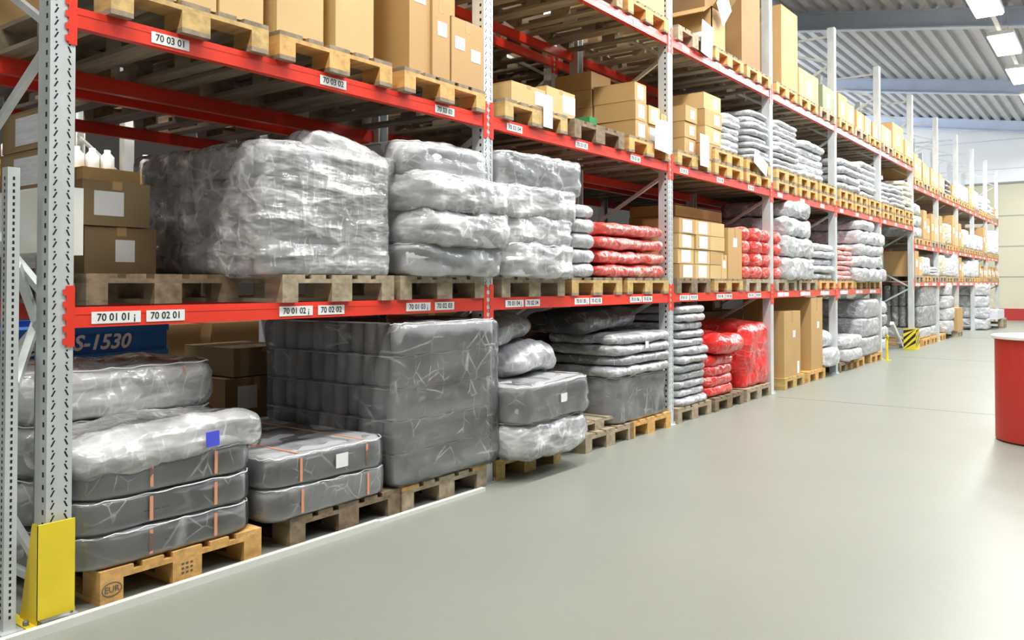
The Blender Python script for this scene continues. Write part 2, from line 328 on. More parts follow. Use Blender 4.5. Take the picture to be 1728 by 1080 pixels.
def slab(key, dims, rp, rv, res, amp=0.0, freq=3.0, seed=0.0, ridge=0.0, rfreq=4.0, fine=0.0, puff=0.0, sag=0.0, mats='fabric'):
    """flat-sided block: wide rounding in plan (rp), tight rounding along its top and bottom edges (rv); stands on z = 0"""
    k = ('slab', key, dims, rp, rv, res, amp, freq, seed, ridge, rfreq, fine, puff, sag, mats)
    if k in CACHE: return CACHE[k]
    hx, hy, hz = dims[0] / 2, dims[1] / 2, dims[2]; rp = min(rp, hx * .96, hy * .96); rv = min(rv, hz * .48)
    O = []                                        # outline: (corner centre, direction, flat offset)
    nx = max(2, int((2 * hx - 2 * rp) / res)); ny = max(2, int((2 * hy - 2 * rp) / res)); na = max(3, min(9, int(rp * 1.57 / res * 1.6)))
    cs = ((hx - rp, hy - rp, 0), (-hx + rp, hy - rp, PI / 2), (-hx + rp, -hy + rp, PI), (hx - rp, -hy + rp, 3 * PI / 2))
    for q in range(4):
        cx, cy, a0 = cs[q]; nxt = cs[(q + 1) % 4]
        for i in range(na + 1):
            a = a0 + PI / 2 * i / na; O.append((cx, cy, math.cos(a), math.sin(a)))
        n = nx if q % 2 == 0 else ny
        a = a0 + PI / 2
        for i in range(1, n): O.append((cx + (nxt[0] - cx) * i / n, cy + (nxt[1] - cy) * i / n, math.cos(a), math.sin(a)))
    nz = max(2, int((hz - 2 * rv) / res)); R = []  # rings: (scale of inner part, inset, z, nz)
    caps = max(3, int(min(hx, hy) / (res * 1.5)))
    for i in range(1, caps + 1): R.append((i / caps, rv, 0.0, -1.0))
    for i in range(1, 4): t = PI / 2 * i / 3; R.append((1, rv * (1 - math.sin(t)), rv * (1 - math.cos(t)), -math.cos(t)))
    for i in range(1, nz): R.append((1, 0, rv + (hz - 2 * rv) * i / nz, 0))
    for i in range(4): t = PI / 2 * i / 3; R.append((1, rv * (1 - math.cos(t)), hz - rv + rv * math.sin(t), math.sin(t)))
    for i in range(caps - 1, 0, -1): R.append((i / caps, rv, hz, 1.0))
    V = []; Fc = []; sd = Vector((seed * 3.1, seed * 7.7, seed * 1.3)); n = len(O)
    def place(x, y, z, dx, dy, nzv, capped):
        P = Vector((x, y, z)); hn = math.sqrt(max(0, 1 - nzv * nzv)); N = Vector((dx * hn, dy * hn, nzv)); e = 0
        if amp: e += amp * noise.noise(P * freq + sd) + amp * .4 * noise.noise(P * freq * 2.7 + sd)
        if ridge:
            sv = Vector((P.x, P.y * .6, P.z * 1.5)) * rfreq + sd; e += ridge * (.5 - 1.5 * abs(noise.noise(sv + 1.2 * noise.noise_vector(sv * .6))))
        if fine: e += fine * (.5 - abs(noise.noise(P * 20 + sd)))
        if puff: e += puff * (1 - (2 * z / hz - 1) ** 2) * hn
        P += N * e
        if sag: P.z *= 1 - sag * max(abs(x / hx) ** 4, abs(y / hy) ** 4)
        V.append(tuple(P))
    for sc, ins, z, nv in R:
        for cx, cy, dx, dy in O:
            rr = rp - ins; place((cx + dx * rr) * sc, (cy + dy * rr) * sc, z, dx, dy, nv, sc < 1)
    for a in range(len(R) - 1):
        for i in range(n):
            j = (i + 1) % n; Fc.append((a * n + i, a * n + j, (a + 1) * n + j, (a + 1) * n + i))
    place(0, 0, 0, 1, 0, -1.0, True); place(0, 0, hz, 1, 0, 1.0, True); b0 = len(V) - 2; e = (len(R) - 1) * n
    for i in range(n): j = (i + 1) % n; Fc.append((b0, j, i)); Fc.append((b0 + 1, e + i, e + j))
    me = bpy.data.meshes.new(key); me.from_pydata(V, [], Fc); me.materials.append(MATS[mats])
    me.polygons.foreach_set('use_smooth', [True] * len(Fc)); me.update(); CACHE[k] = me; return me
def cached(key, fn):
    if key not in CACHE: CACHE[key] = fn()
    return CACHE[key]
def text_mesh(txt, size, m='black_text', bold=0.0, shear=0.0, ext=0.0004):
    def mk():
        c = bpy.data.curves.new('lettering', 'FONT'); c.body = txt; c.size = size; c.offset = bold; c.shear = shear; c.extrude = ext
        c.align_x = 'CENTER'; c.align_y = 'CENTER'; c.resolution_u = 3
        o = bpy.data.objects.new('lettering', c); COL.objects.link(o)
        dg = bpy.context.evaluated_depsgraph_get(); me = bpy.data.meshes.new_from_object(o.evaluated_get(dg))
        bpy.data.objects.remove(o); me.materials.clear(); me.materials.append(MATS[m]); me.name = 'lettering'; return me
    return cached(('txt', txt, size, m, bold, shear), mk)
def face_x(o): o.rotation_euler = (PI / 2, 0, PI / 2); return o      # lettering that reads from the aisle
# ------------------------------------------------------------------ the room
WALL_Y = 34.6; SL = 0.158
def roof_z(x): return 7.15 - SL * x
def build_room():
    struct(MB().poly([(-9.5, -7, 0), (13, -7, 0), (13, WALL_Y, 0), (-9.5, WALL_Y, 0)]).build('floor', 'floor'))
    b = MB(); p = 0.33; x = -9.5; prof = []
    while x < 13:
        prof += [(x, 0), (x + .16, 0), (x + .20, .10), (x + .29, .10)]; x += p
    prof = [(q, roof_z(q) + h) for q, h in prof if q <= 13] + [(13.0, roof_z(13))]
    for (a, za), (c, zc) in zip(prof, prof[1:]): b.poly([(a, -7, za), (a, WALL_Y, za), (c, WALL_Y, zc), (c, -7, zc)])
    struct(b.build('ceiling', 'roof'))
    for i, y in enumerate((4.2, 11.7, 19.3, 26.9, 34.3)):
        b = MB(); t = 0.40; hw = .11
        for z0, z1, wd in ((-t, -t + .03, hw), (-t + .03, -.03, .02), (-.03, 0, hw)):
            v = [(xx, y + s * wd, roof_z(xx) + z) for xx in (-9.5, 13) for s in (-1, 1) for z in (z0, z1)]
            k = len(b.v); b.v += v
            for f in ((0, 1, 3, 2), (4, 6, 7, 5), (0, 4, 5, 1), (2, 3, 7, 6), (0, 2, 6, 4), (1, 5, 7, 3)): b.f.append(tuple(k + q for q in f)); b.m.append(0)
        struct(b.build('trim_%d' % (i + 1), 'roof_beam'))
    # far wall: white cladding above, cream panels below, dark red foot
    zt = 5.08
    b = MB()
    b.poly([(-9.5, WALL_Y, 4.95), (13, WALL_Y, 4.95), (13, WALL_Y, roof_z(13) + .1), (-9.5, WALL_Y, roof_z(-9.5) + .1)], 0)
    b.poly([(-9.5, WALL_Y, 0.35), (13, WALL_Y, 0.35), (13, WALL_Y, 4.95), (-9.5, WALL_Y, 4.95)], 1)
    struct(b.build('wall_far', ['wall_white', 'wall_cream']))
    struct(MB().box(-9.5, 13, WALL_Y - .05, WALL_Y, 0, .42).build('baseboard_far', 'wall_red'))
    struct(MB().box(-9.5, 13, WALL_Y - .06, WALL_Y, 4.92, 4.98).build('trim_6', 'line_grey'))
    for i, z in enumerate((1.55, 2.65, 3.75, 5.45, 6.5)):
        struct(MB().box(-9.5, 13, WALL_Y - .012, WALL_Y, z, z + .025).build('trim_%d' % (i + 7), 'line_grey' if z < 5 else 'paper_grey'))
    struct(MB().box(13, 13.1, -7, WALL_Y, 0, 5.2).build('wall_right', 'wall_plain'))
    struct(MB().poly([(-9.5, -7, 0), (-9.5, -7, 8.75), (13, -7, 5.2), (13, -7, 0)]).build('wall_back', 'wall_plain'))
    # left wall with a band of high windows
    b = MB()
    b.box(-9.6, -9.5, -7, WALL_Y, 0, 4.6); b.box(-9.6, -9.5, -7, WALL_Y, 7.4, 8.75)
    ys = [2 + 4.6 * i for i in range(4, 8)]
    pr = -7
    for y in ys[1:]:
        b.box(-9.6, -9.5, pr, y - 3.6, 4.6, 7.4); pr = y
    b.box(-9.6, -9.5, pr, WALL_Y, 4.6, 7.4)
    struct(b.build('wall_left', 'wall_dim'))
    for i, y in enumerate(ys[1:]):
        wn = struct(ob('window_%d' % (i + 1), None, None, (-9.55, y - 1.8, 4.6)))
        MB().box(-.02, .0, -1.8, 1.8, 0, 2.8).build('pane', 'daylight', wn)
        f = MB()
        for a, c in ((-1.8, -1.74), (-.03, .03), (1.74, 1.8)): f.box(.0, .05, a, c, 0, 2.8)
        f.box(.0, .05, -1.8, 1.8, 0, .06).box(.0, .05, -1.8, 1.8, 2.74, 2.8)
        f.build('window_frame', 'white_paint', wn)
        ld = bpy.data.lights.new('daylight', 'AREA'); ld.shape = 'RECTANGLE'; ld.size = 2.7; ld.size_y = 3.5; ld.energy = WIN_W
        ld.color = (.88, .94, 1.0); lo = ob('daylight', ld, wn); lo.location = (.08, 0, 1.4); lo.rotation_euler = (0, -PI / 2, 0)
    # rooflights right of the aisle
    for i in range(5):
        y = 6.8 + 6.3 * i; xc = 4.6; wn = struct(ob('window_%d' % (i + 5), None, None, (xc, y, roof_z(xc) - .03))); wn.rotation_euler.y = math.atan(SL)
        MB().box(-1.1, 1.1, -1.9, 1.9, 0, .02).build('pane', 'daylight', wn)
        f = MB().box(-1.16, -1.1, -1.96, 1.96, -.02, .05).box(1.1, 1.16, -1.96, 1.96, -.02, .05)
        for q in (-1.96, -.64, .60, 1.90): f.box(-1.1, 1.1, q, q + .06, -.02, .02)
        f.build('window_frame', 'white_paint', wn)
        ld = bpy.data.lights.new('daylight', 'AREA'); ld.shape = 'RECTANGLE'; ld.size = 2.1; ld.size_y = 3.7; ld.energy = SKY_W; ld.color = (.93, .96, 1.0)
        lo = ob('daylight', ld, wn); lo.location = (0, 0, -.03)
    # joints in the concrete
    for i, y in enumerate((9.75, 16.3, 23.0)):
        struct(MB().box(.15, 13, y, y + .012, 0, .0015).build('trim_%d' % (i + 12), 'joint'))
build_room()
# ------------------------------------------------------------------ lamps
def lamp_master():
    r = thing('ceiling_lamp')
    MB().box(-.22, .22, -.8, .8, .03, .10).build('housing', 'white_paint', r)
    MB().box(-.20, .20, -.78, .78, 0, .03).build('diffuser', 'lamp_glow', r)
    MB().bar((0, -.6, .1), (0, -.6, 1.0), .012).build('hanger', 'steel', r); MB().bar((0, .6, .1), (0, .6, 1.0), .012).build('hanger', 'steel', r)
    return r
def copy_thing(r, loc, rz=0):
    c = r.copy(); COL.objects.link(c); c.location = loc; c.rotation_euler.z = rz
    for ch in r.children:
        d = ch.copy(); COL.objects.link(d); d.parent = c
        for g in ch.children:
            e = g.copy(); COL.objects.link(e); e.parent = d
    return c
LM = lamp_master(); first = True
ldat = bpy.data.lights.new('lamp_light', 'AREA'); ldat.shape = 'RECTANGLE'; ldat.size = .4; ldat.size_y = 1.5; ldat.energy = LAMP_W; ldat.color = (1, .975, .92)
ldat2 = ldat.copy(); ldat2.energy = LAMP_W * .3
for ri, lx in enumerate(LAMP_X):
    for i in range(1, 13):
        y = -5.4 + 3.0 * i
        z = 5.95 - (0 if ri == 0 else 1.1)
        if first: o = LM; o.location = (lx, y, z); first = False
        else: o = copy_thing(LM, (lx, y, z))
        l = ob('lamp_light', ldat if ri == 0 else ldat2, o); l.location = (0, 0, -.01)
        seen = ri == 0 and i in (7, 8, 9)
        lab = {7: 'bright ceiling lamp cut by the top edge of the photo', 8: 'bright ceiling lamp hanging below the blue-grey roof beam', 9: 'bright ceiling lamp cut by the right edge of the photo'}[i] if seen else ('ceiling lamp hung in the row above the aisle, outside the photo' if ri == 0 else 'ceiling lamp hung in the row right of the aisle, outside the photo')
        tag(o, lab, 'ceiling lamp', 'ceiling lamps in rows along the aisle')
for i in range(2):  # unseen lamps, added to brighten the back row and the lift
    o = copy_thing(LM, (-3.5, 1.2 + 3.0 * i, 5.6)); l = ob('lamp_light', ldat, o); l.location = (0, 0, -.01)
    tag(o, 'added unseen ceiling lamp over the other aisle, behind the racks', 'ceiling lamp', 'added ceiling lamps behind the racks')
tr = MB().box(1.59, 1.65, -6.5, WALL_Y - .2, 6.04, 6.09).build('lamp_track', 'white_paint'); tag(tr, 'thin white track joining the ceiling lamps over the aisle', 'lamp track')
# ------------------------------------------------------------------ racks
Y0 = 1.615; BAY = 2.8; RD = 1.1
ZL = {1: 1.248, 2: 2.487, 3: 3.694}
ZR = {1: 1.36, 2: 2.14, 3: 3.36}
POSTH = 5.17
def post_mesh(detail, dark=False):
    def mk():
        b = MB(); h = POSTH
        b.box(-.004, 0, -.05, .05, 0, h); b.box(-.07, -.004, -.05, -.046, 0, h); b.box(-.07, -.004, .046, .05, 0, h)
        b.box(-.10, -.07, -.05, -.036, 0, h); b.box(-.10, -.07, .036, .05, 0, h)
        if detail:
            z = .12
            while z < h - .05:
                for yy, s in ((-.026, 1), (.026, -1)):
                    b.poly([(.0006, yy - .0035, z), (.0006, yy + .0035, z), (.0006, yy + .0035, z + .008), (.0006, yy - .0035, z + .008)], 1)
                    b.poly([(.0006, yy - .004 - s * .006, z + .022), (.0006, yy + .003 - s * .006, z + .022), (.0006, yy + .004 + s * .006, z + .046), (.0006, yy - .003 + s * .006, z + .046)][::1], 1)
                b.poly([(-.02, -.0506, z), (-.035, -.0506, z), (-.035, -.0506, z + .02), (-.02, -.0506, z + .02)], 1)
                z += .05
        return b.mesh('post', ['steel', 'slot'])
    return cached(('post', detail), mk)
def upright_frame(x0, y, label, detail, group, hb=5.0):
    t = thing('upright_frame', (x0, y, 0))
    a = ob('post', post_mesh(detail), t); c = ob('post', post_mesh(False), t, (-RD, 0, 0)); c.rotation_euler.z = PI
    def plate(): return MB().box(-.11, .02, -.07, .07, 0, .008).box(-.10, .01, .055, .063, 0, .03).mesh('foot_plate', 'steel')
    ob('foot_plate', cached('plate', plate), t); ob('foot_plate', cached('plate', plate), t, (-RD + .1, 0, 0))
    nf = [.12, 1.25, 2.38, 3.51, 4.64]; nr = [.68, 1.81, 2.94, 4.07, 5.0]
    zs = []
    for p, q in zip(nf, nr): zs.append(((-.05, 0, p), (-RD + .05, 0, q)))
    for p, q in zip(nf[1:], nr): zs.append(((-.05, 0, p), (-RD + .05, 0, q)))
    zs.append(((-.05, 0, 5.05), (-RD + .05, 0, 5.05))); zs.append(((-.05, 0, .12), (-RD + .05, 0, .12)))
    for i, (p, q) in enumerate(zs):
        me = cached(('brace', i), lambda: MB().bar(p, q, .03, .03).mesh('brace', 'steel'))
        ob('brace', me, t)
    tag(t, label, 'rack upright', group)
    return t
LBL = {}
def beam(x, k, z, label, group, front=True, tags=None, conn=True, m='red_paint', conn_back=False):
    """box beam spanning bay k (between uprights k and k+1) with its top at z"""
    y0 = Y0 + BAY * k; sgn = 1 if front else -1
    t = thing('rack_beam', (x, y0 + BAY / 2, z))
    def bm():
        b = MB(); hl = BAY / 2 - .052
        b.box(-.045, 0, -hl, hl, -.084, -.012); b.box(-.04, -.003, -hl, hl, -.012, 0)
        b.box(0, .0015, -hl, hl, -.03, -.026)
        return b.mesh('beam', m)
    ob('beam', cached(('beam', m), bm), t)
    def cn():
        b = MB(); b.box(-.05, .004, -.004, .0, -.16, .09)
        b.box(.001, .005, -.052, 0, -.16, .09)
        return b.mesh('end_connector', m)
    def cn2():
        b = MB(); b.box(.001, .005, -.03, .004, -.16, .09)
        for i in range(5): b.box(.001, .005, -.042, -.03, -.15 + i * .05, -.15 + i * .05 + .025)
        return b.mesh('end_connector', m)
    if conn:
        c = ob('end_connector', cached(('cn', m), cn2), t, (0, -BAY / 2 + .05, 0))
        c = ob('end_connector', cached(('cn', m), cn2), t, (0, BAY / 2 - .05, 0)); c.scale = (1, -1, 1)
    for (yy, txt, wd) in (tags or []):
        pl = MB().box(0, .0012, -wd / 2, wd / 2, -.025, .025).build('location_label', 'paper', t, (.0015, yy - y0 - BAY / 2, -.045))
        if txt:
            d = ob('digits', text_mesh(txt, .052 if wd > .17 else .036, bold=.0006), pl); face_x(d); d.location = (.0018, 0, 0)
            d.scale = (.8, .85, 1)
    tag(t, label, 'rack beam', group)
    return t
BAYW = ['nearest bay', 'second bay', 'third bay', 'fourth bay', 'fifth bay', 'bay over the passage',
        'first bay past the passage', 'second bay past the passage', 'third bay past the passage', 'fourth bay past the passage', 'last bay before the far wall']
LVW = {0: 'floor level', 1: 'lower shelf', 2: 'middle shelf', 3: 'top shelf'}
ORD = ['first', 'second', 'third', 'fourth', 'fifth', 'sixth', 'seventh', 'eighth', 'ninth', 'tenth', 'eleventh', 'twelfth']
POSW = ['left', 'middle', 'right']
for k in range(12):
    upright_frame(0, Y0 + BAY * k, '%s galvanised upright frame along the aisle, counted from the camera' % ORD[k], k < 3, 'front row upright frames')
for k in range(11):
    z = ZL if k < 6 else ZR
    for lv in (1, 2, 3):
        if k == 5 and lv == 1: continue
        zz = z[lv]; ya = Y0 + BAY * k
        tg = []
        ps = [.17 + .9 * i for i in range(3)]
        for i in range(3):
            n = 3 * k + i + 1
            small = k > 2
            if lv == 1:
                if k == 0:
                    ys_ = [(Yp(197), Yp(280)), (Yp(500), Yp(559)), (Yp(706), Yp(750))][i]
                else: ys_ = (ya + .3 + .9 * i, ya + .52 + .9 * i)
                tg.append((ys_[0], None if small else '70 01 %02d \u00a1' % n, .215)); tg.append((ys_[1], None if small else '70 02 %02d' % n, .185))
            elif lv == 2:
                yy = [Yp(285), Yp(561), Yp(750)][i] if k == 0 else ya + .3 + .9 * i
                tg.append((yy, None if small else '70 03 %02d' % n, .185))
            else: tg.append((ya + .35 + .9 * i, None, .16))
        beam(0, k, zz, 'red front beam under the %s, %s' % (LVW[lv], BAYW[k]), 'red front beams', tags=tg)
        beam(-RD + .045, k, zz, 'red rear beam behind the %s, %s' % (LVW[lv], BAYW[k]), 'red rear beams', conn=False)
# second row standing back to back behind the first
BX = -1.32
for k in range(7):
    upright_frame(BX, Y0 + BAY * k, '%s upright frame of the back row, seen between the goods' % ORD[k], False, 'back row upright frames')
for k in range(6):
    for lv in (1, 2, 3):
        if (k == 5 and lv == 1): continue
        beam(BX, k, ZL[lv] + .0, 'dark red beam of the back row, %s, %s' % (LVW[lv], BAYW[k]), 'back row beams', conn=True)
        beam(BX - RD + .045, k, ZL[lv], 'dark red beam facing the other aisle, %s, %s' % (LVW[lv], BAYW[k]), 'back row far beams', conn=False)
# ------------------------------------------------------------------ pallets
def pal_parts(m, key=''):
    def mk(): 
        rn = random.Random(hash(m) % 99 if False else 5)
        L = []; md = {'wood_new': 'wood_shade', 'wood_pale': 'wood_shade'}.get(m, m) if not str(key).startswith('floor') else m  # shelf pallets: boards and rear parts get the wood with painted-in shade
        for i in range(5):
            wd = .145 if i in (0, 2, 4) else .10
            yc = [-.3275, -.165, 0, .165, .3275][i]
            L.append(('deck_board', MB().box(-1.2, 0, -wd / 2, wd / 2, 0, .022).mesh('deck_board', md), (0, yc, .122)))
        sb = MB().box(-.145, 0, -.4, .4, 0, .022).mesh('stringer_board', m); sb2 = MB().box(-.145, 0, -.4, .4, 0, .022).mesh('stringer_board', md)
        for xx in (0, -.5275, -1.055): L.append(('stringer_board', sb if xx == 0 else sb2, (xx, 0, .10)))
        bl = MB().box(-.145, 0, -.05, .05, 0, .078).mesh('block', m); bw = MB().box(-.145, 0, -.0725, .0725, 0, .078).mesh('block', m)
        bl2 = bl.copy(); bw2 = bw.copy(); bl2.materials[0] = MATS[md]; bw2.materials[0] = MATS[md]
        for xx in (0, -.5275, -1.055):
            if xx: bl, bw = bl2, bw2
            for yy, me in ((-.35, bl), (0, bw), (.35, bl)): L.append(('block', me, (xx, yy, .022)))
        kb = MB().box(-1.2, 0, -.05, .05, 0, .022).mesh('skid_board', md)
        kw = MB().box(-1.2, 0, -.0725, .0725, 0, .022).mesh('skid_board', md)
        for yy, me in ((-.35, kb), (0, kw), (.35, kb)): L.append(('skid_board', me, (0, yy, 0)))
        one = MB()
        for _, me, (a, c, d) in L:
            mi = 0 if me.materials[0].name == m else 1; b0 = len(one.v); one.v += [(v.co.x + a, v.co.y + c, v.co.z + d) for v in me.vertices]
            for f in me.polygons: one.f.append(tuple(b0 + q for q in f.vertices)); one.m.append(mi)
        return L, one.mesh('pallet', [m, md])
    return cached(('pal', m, key), mk)
WOODW = {'wood_new': 'fresh yellow', 'wood_pale': 'pale', 'wood_old': 'dark weathered', 'wood_grey': 'greyed'}
def pallet(x, yc, z, label, m='wood_pale', rz=0.0, parts=True, group='wooden pallets'):
    """front edge at x, centre of that edge at yc, standing on z"""
    L, one = pal_parts(m, 'floor' if z < .3 else '')
    ya, yb = fit(x - 1.2, x, yc - .4, yc + .4, True); yc = (ya + yb) / 2
    if parts:
        t = thing('pallet', (x, yc, z), rz)
        for n, me, lo in L: ob(n, me, t, lo)
    else: t = ob('pallet', one, None, (x, yc, z), rz)
    tag(t, label, 'pallet', group); return t
# ------------------------------------------------------------------ goods builders
def fit(x0, x1, ya, yb, shift=False):
    """keep a load between the uprights of its row"""
    for bx, ks in ((0, range(12)), (BX, range(12))):
        if x1 < bx - RD - .02 or x0 > bx + .012: continue
        for k in ks:
            p = Y0 + BAY * k; lo, hi = p - .066, p + .066
            if yb > lo and ya < hi:
                if (ya + yb) / 2 < p:
                    if shift: ya -= yb - lo
                    yb = lo
                else:
                    if shift: yb += hi - ya
                    ya = hi
    return ya, yb
JR = random.Random(42)
def carton(x, y0, y1, z0, z1, depth, label, m='cardboard', sticker=None, parts=True, tape=True, rz=0.0, group=None, nstick=None):
    y0, y1 = fit(x - depth, x, y0, y1)
    wy, h = y1 - y0, z1 - z0
    if parts and rz == 0: rz = JR.uniform(-.018, .018); wy -= .006 + depth * abs(rz); h -= .003; x -= JR.uniform(0, .02)
    t = thing('cardboard_box', (x, (y0 + y1) / 2, z0), rz) if parts else None
    b = MB().box(-depth, 0, -wy / 2, wy / 2, 0, h)
    g = min(.004, wy * .02)
    if parts:
        # closing flaps: a thin lid line along the top
        b.box(-depth - .001, .0015, -wy / 2 - .0015, -wy / 2 + .02, h - .003, h + .001)
        b.box(-depth / 2 - .002, -depth / 2 + .002, -wy / 2, wy / 2, h, h + .002)
        b.build('carton', m, t)
        if tape: MB().box(0, .0008, -.025, .025, h * .82, h).box(-depth, .0008, -.025, .025, h, h + .0018).build('tape', 'tape', t)
        for (yy, zz, sw, sh) in (sticker or []):
            MB().box(0, .0012, -sw / 2, sw / 2, -sh / 2, sh / 2).build('paper_label', 'paper', t, (0.0005, (yy - .5) * wy, zz * h))
        for (xx, zz, sw, sh) in (nstick or []):
            MB().box(-sw / 2, sw / 2, -.0012, 0, -sh / 2, sh / 2).build('paper_label', 'paper_grey', t, (-depth * xx, -wy / 2 - .0005, zz * h))
        o = t
    else:
        if sticker:
            for (yy, zz, sw, sh) in sticker: b.box(0, .002, (yy - .5) * wy - sw / 2, (yy - .5) * wy + sw / 2, zz * h - sh / 2, zz * h + sh / 2, 1)
        o = b.build('cardboard_box', [m, 'paper'], None, (x, (y0 + y1) / 2, z0), rz)
    tag(o, label, 'cardboard box', group); return o
def seam_mesh(dims, rp, z, seed=0, r=.0035):
    """fold of film standing up along the outline of a block"""
    hx, hy = dims[0] / 2 + .006, dims[1] / 2 + .006; P = []; rn = random.Random(seed)
    for q, (cx, cy) in enumerate(((hx - rp, -hy + rp), (hx - rp, hy - rp), (-hx + rp, hy - rp), (-hx + rp, -hy + rp))):
        a0 = -PI / 2 + q * PI / 2
        for i in range(7): a = a0 + PI / 2 * i / 6; P.append((cx + rp * math.cos(a), cy + rp * math.sin(a)))
        if q == 0:
            n = 14; y0_, y1_ = -hy + rp, hy - rp
            P += [(hx, y0_ + (y1_ - y0_) * i / n) for i in range(1, n)]
        if q == 2:
            P += [(-hx, hy - rp - (2 * hy - 2 * rp) * i / 6) for i in range(1, 6)]
    P.append(P[0])
    return MB().tube([(x * (1 + .004 * math.sin(3 * i + seed)), y, z + .004 * math.sin(1.7 * i + seed) + rn.uniform(-.003, .003)) for i, (x, y) in enumerate(P)], r, 5).mesh('film_fold', 'film_edge', True)
def strap_mesh(dims):
    dx, dy, dz = dims
    b = MB(); e = .003
    b.box(dx / 2, dx / 2 + e, -.008, .008, .02, dz - .02); b.box(-dx / 2 + .03, dx / 2 - .03, -.008, .008, dz, dz + e)
    return b.mesh('strap', 'strap')
def bale(xc, yc, z, dims, label, m='fabric', seed=0, r=.06, amp=.012, straps=(), film_m='film', lab=None, res=.05, rz=0.0, pillow=0.0, tilt=0.0, name='textile_bale', cat='bale', group=None, printed=False, ridge=.012, free=False):
    if not free:
        ya, yb = fit(xc - dims[0] / 2, xc + dims[0] / 2, yc - dims[1] / 2, yc + dims[1] / 2); yc = (ya + yb) / 2; dims = (dims[0], round(yb - ya, 3), dims[2])
    t = thing(name, (xc, yc, z), rz); t.rotation_euler.x = tilt
    rv = .022 if pillow < .05 else (.035 if pillow < .08 else .06)
    ob('cover', slab('cover', dims, r * 1.5, rv, res, amp, 3.0, seed, puff=.004 + pillow * .16, sag=pillow * .35, mats=m), t)
    if film_m:
        ob('plastic_film', slab('film', (dims[0] + .02, dims[1] + .02, dims[2] - .001), r * 1.5 + .01, rv, res * .5, amp, 3.0, seed, puff=.004 + pillow * .16, sag=pillow * .35, ridge=ridge, rfreq=5.0, fine=ridge * .25, mats=film_m), t)
    if film_m: ob('film_fold', seam_mesh(dims, r * 1.5, dims[2] - .008, seed), t)
    for s in straps: ob('strap', strap_mesh(dims), t, (.014, s, 0))
    if printed:
        d = ob('printed_line', text_mesh('--- -- ---', .04, 'print'), t); face_x(d); d.location = (dims[0] / 2 + .003, -dims[1] * .1, dims[2] * .45)
    if lab:
        yy, zz, a, c = lab
        MB().box(0, .002, -a / 2, a / 2, -c / 2, c / 2).build('paper_label', 'paper', t, (dims[0] / 2 + .022, yy, zz))
    tag(t, label, cat, group); return t
def rolls(t, x0, y0, y1, z, h, depth=1.2, n=10, m='fabric', seed=0, ragged=.02, film_m=None, dy=0.0):
    """one layer of folded lengths lying side by side: their round ends show on the near side"""
    wy = y1 - y0; w = depth / n; rn = random.Random(seed); o = t.location
    for i in range(n):
        me = slab('folded_roll', (round(w * .92, 4), round(wy, 3), round(h, 3)), .056, .022, .045, .004, 5, i % 3 + 1, puff=.004, mats=m)
        ob('folded_roll', me, t, (x0 - w * (i + .5) - o.x, (y0 + y1) / 2 + dy + rn.uniform(-ragged, ragged) - o.y, z - o.z))
    if film_m:
        ob('film_fold', seam_mesh((depth, wy + .02, h), .07, h - .004, seed), t, (x0 - depth / 2 - o.x, (y0 + y1) / 2 + dy - o.y, z - o.z))
        ob('plastic_film', slab('film', (depth + .03, wy + .05, h - .002), .07, .03, .035, .008, 3, seed, ridge=.014, rfreq=5, fine=.003, mats=film_m), t, (x0 - depth / 2 - o.x, (y0 + y1) / 2 + dy - o.y, z - o.z))
def sack(xc, yc, z, dims, label, m='wrap_grey', seed=0, rz=0.0, name='sack', cat='sack', pillow=.35, group=None, res=.045, amp=.02, tiltx=0.0, tilty=0.0, label_at=None, flat=True):
    ya, yb = fit(xc - dims[0] / 2, xc + dims[0] / 2, yc - dims[1] / 2, yc + dims[1] / 2); yc = (ya + yb) / 2; dims = (dims[0], round(yb - ya, 3), dims[2])
    me = rbox(name, dims, min(dims) * .45, res, amp, 4.5, seed, pillow=pillow, ridge=.008, rfreq=6, mats=m) if pillow > .26 or not flat else slab(name, dims, min(.12, dims[1] * .3), min(.05, dims[2] * .36), res, amp * .6, 4.5, seed, puff=.012, sag=pillow * .5, ridge=.01, rfreq=6, mats=m)
    o = ob(name, me, None, (xc, yc, z), rz); o.rotation_euler.x = tiltx; o.rotation_euler.y = tilty
    if label_at:
        MB().box(0, .003, -.03, .03, -.03, .03).build('paper_label', 'paper', o, (dims[0] / 2 + .008, label_at[0], label_at[1]))
    tag(o, label, cat, group); return o
def sack_stack(xf, y0, y1, z, ztop, depth, n, desc, m, seed=0, place='', taper=0.0, group=None, cat='sack', name='sack', dark_near=False):
    h = (ztop - z) / n; rn = random.Random(seed)
    for i in range(n):
        d = (round(depth * rn.uniform(.94, 1.02), 2), round((y1 - y0) * (1 - taper * i / n) * rn.uniform(.95, 1.03), 2), round(h * .995, 3))
        which = 'bottom one' if i == 0 else ('top one' if i == n - 1 else '%s from bottom' % ORD[i])
        if n == 1: which = ''
        lab = ('%s, %s, %s' % (desc, which, place)) if which else '%s, %s' % (desc, place)
        sack(xf - depth / 2 + rn.uniform(-.025, .03), (y0 + y1) / 2 + rn.uniform(-.025, .025), z + h * i, d, lab, m, seed + (i % 4), rz=rn.uniform(-.04, .04), group=group, pillow=.22, cat=cat, name=name, amp=.018)
exec_order = []
#GOODS
def W(lv, k, pos=None):
    return LVW[lv] + ', ' + BAYW[k] + ('' if pos is None else ', ' + (POSW[pos] if isinstance(pos, int) else pos) + ' place')
def pyc(k, i): return Y0 + BAY * k + .05 + .45 + .9 * i        # centre of the i-th pallet place of bay k
def yr(a, b, X=0.0): return Yp(a, X), Yp(b, X)
PT = .144
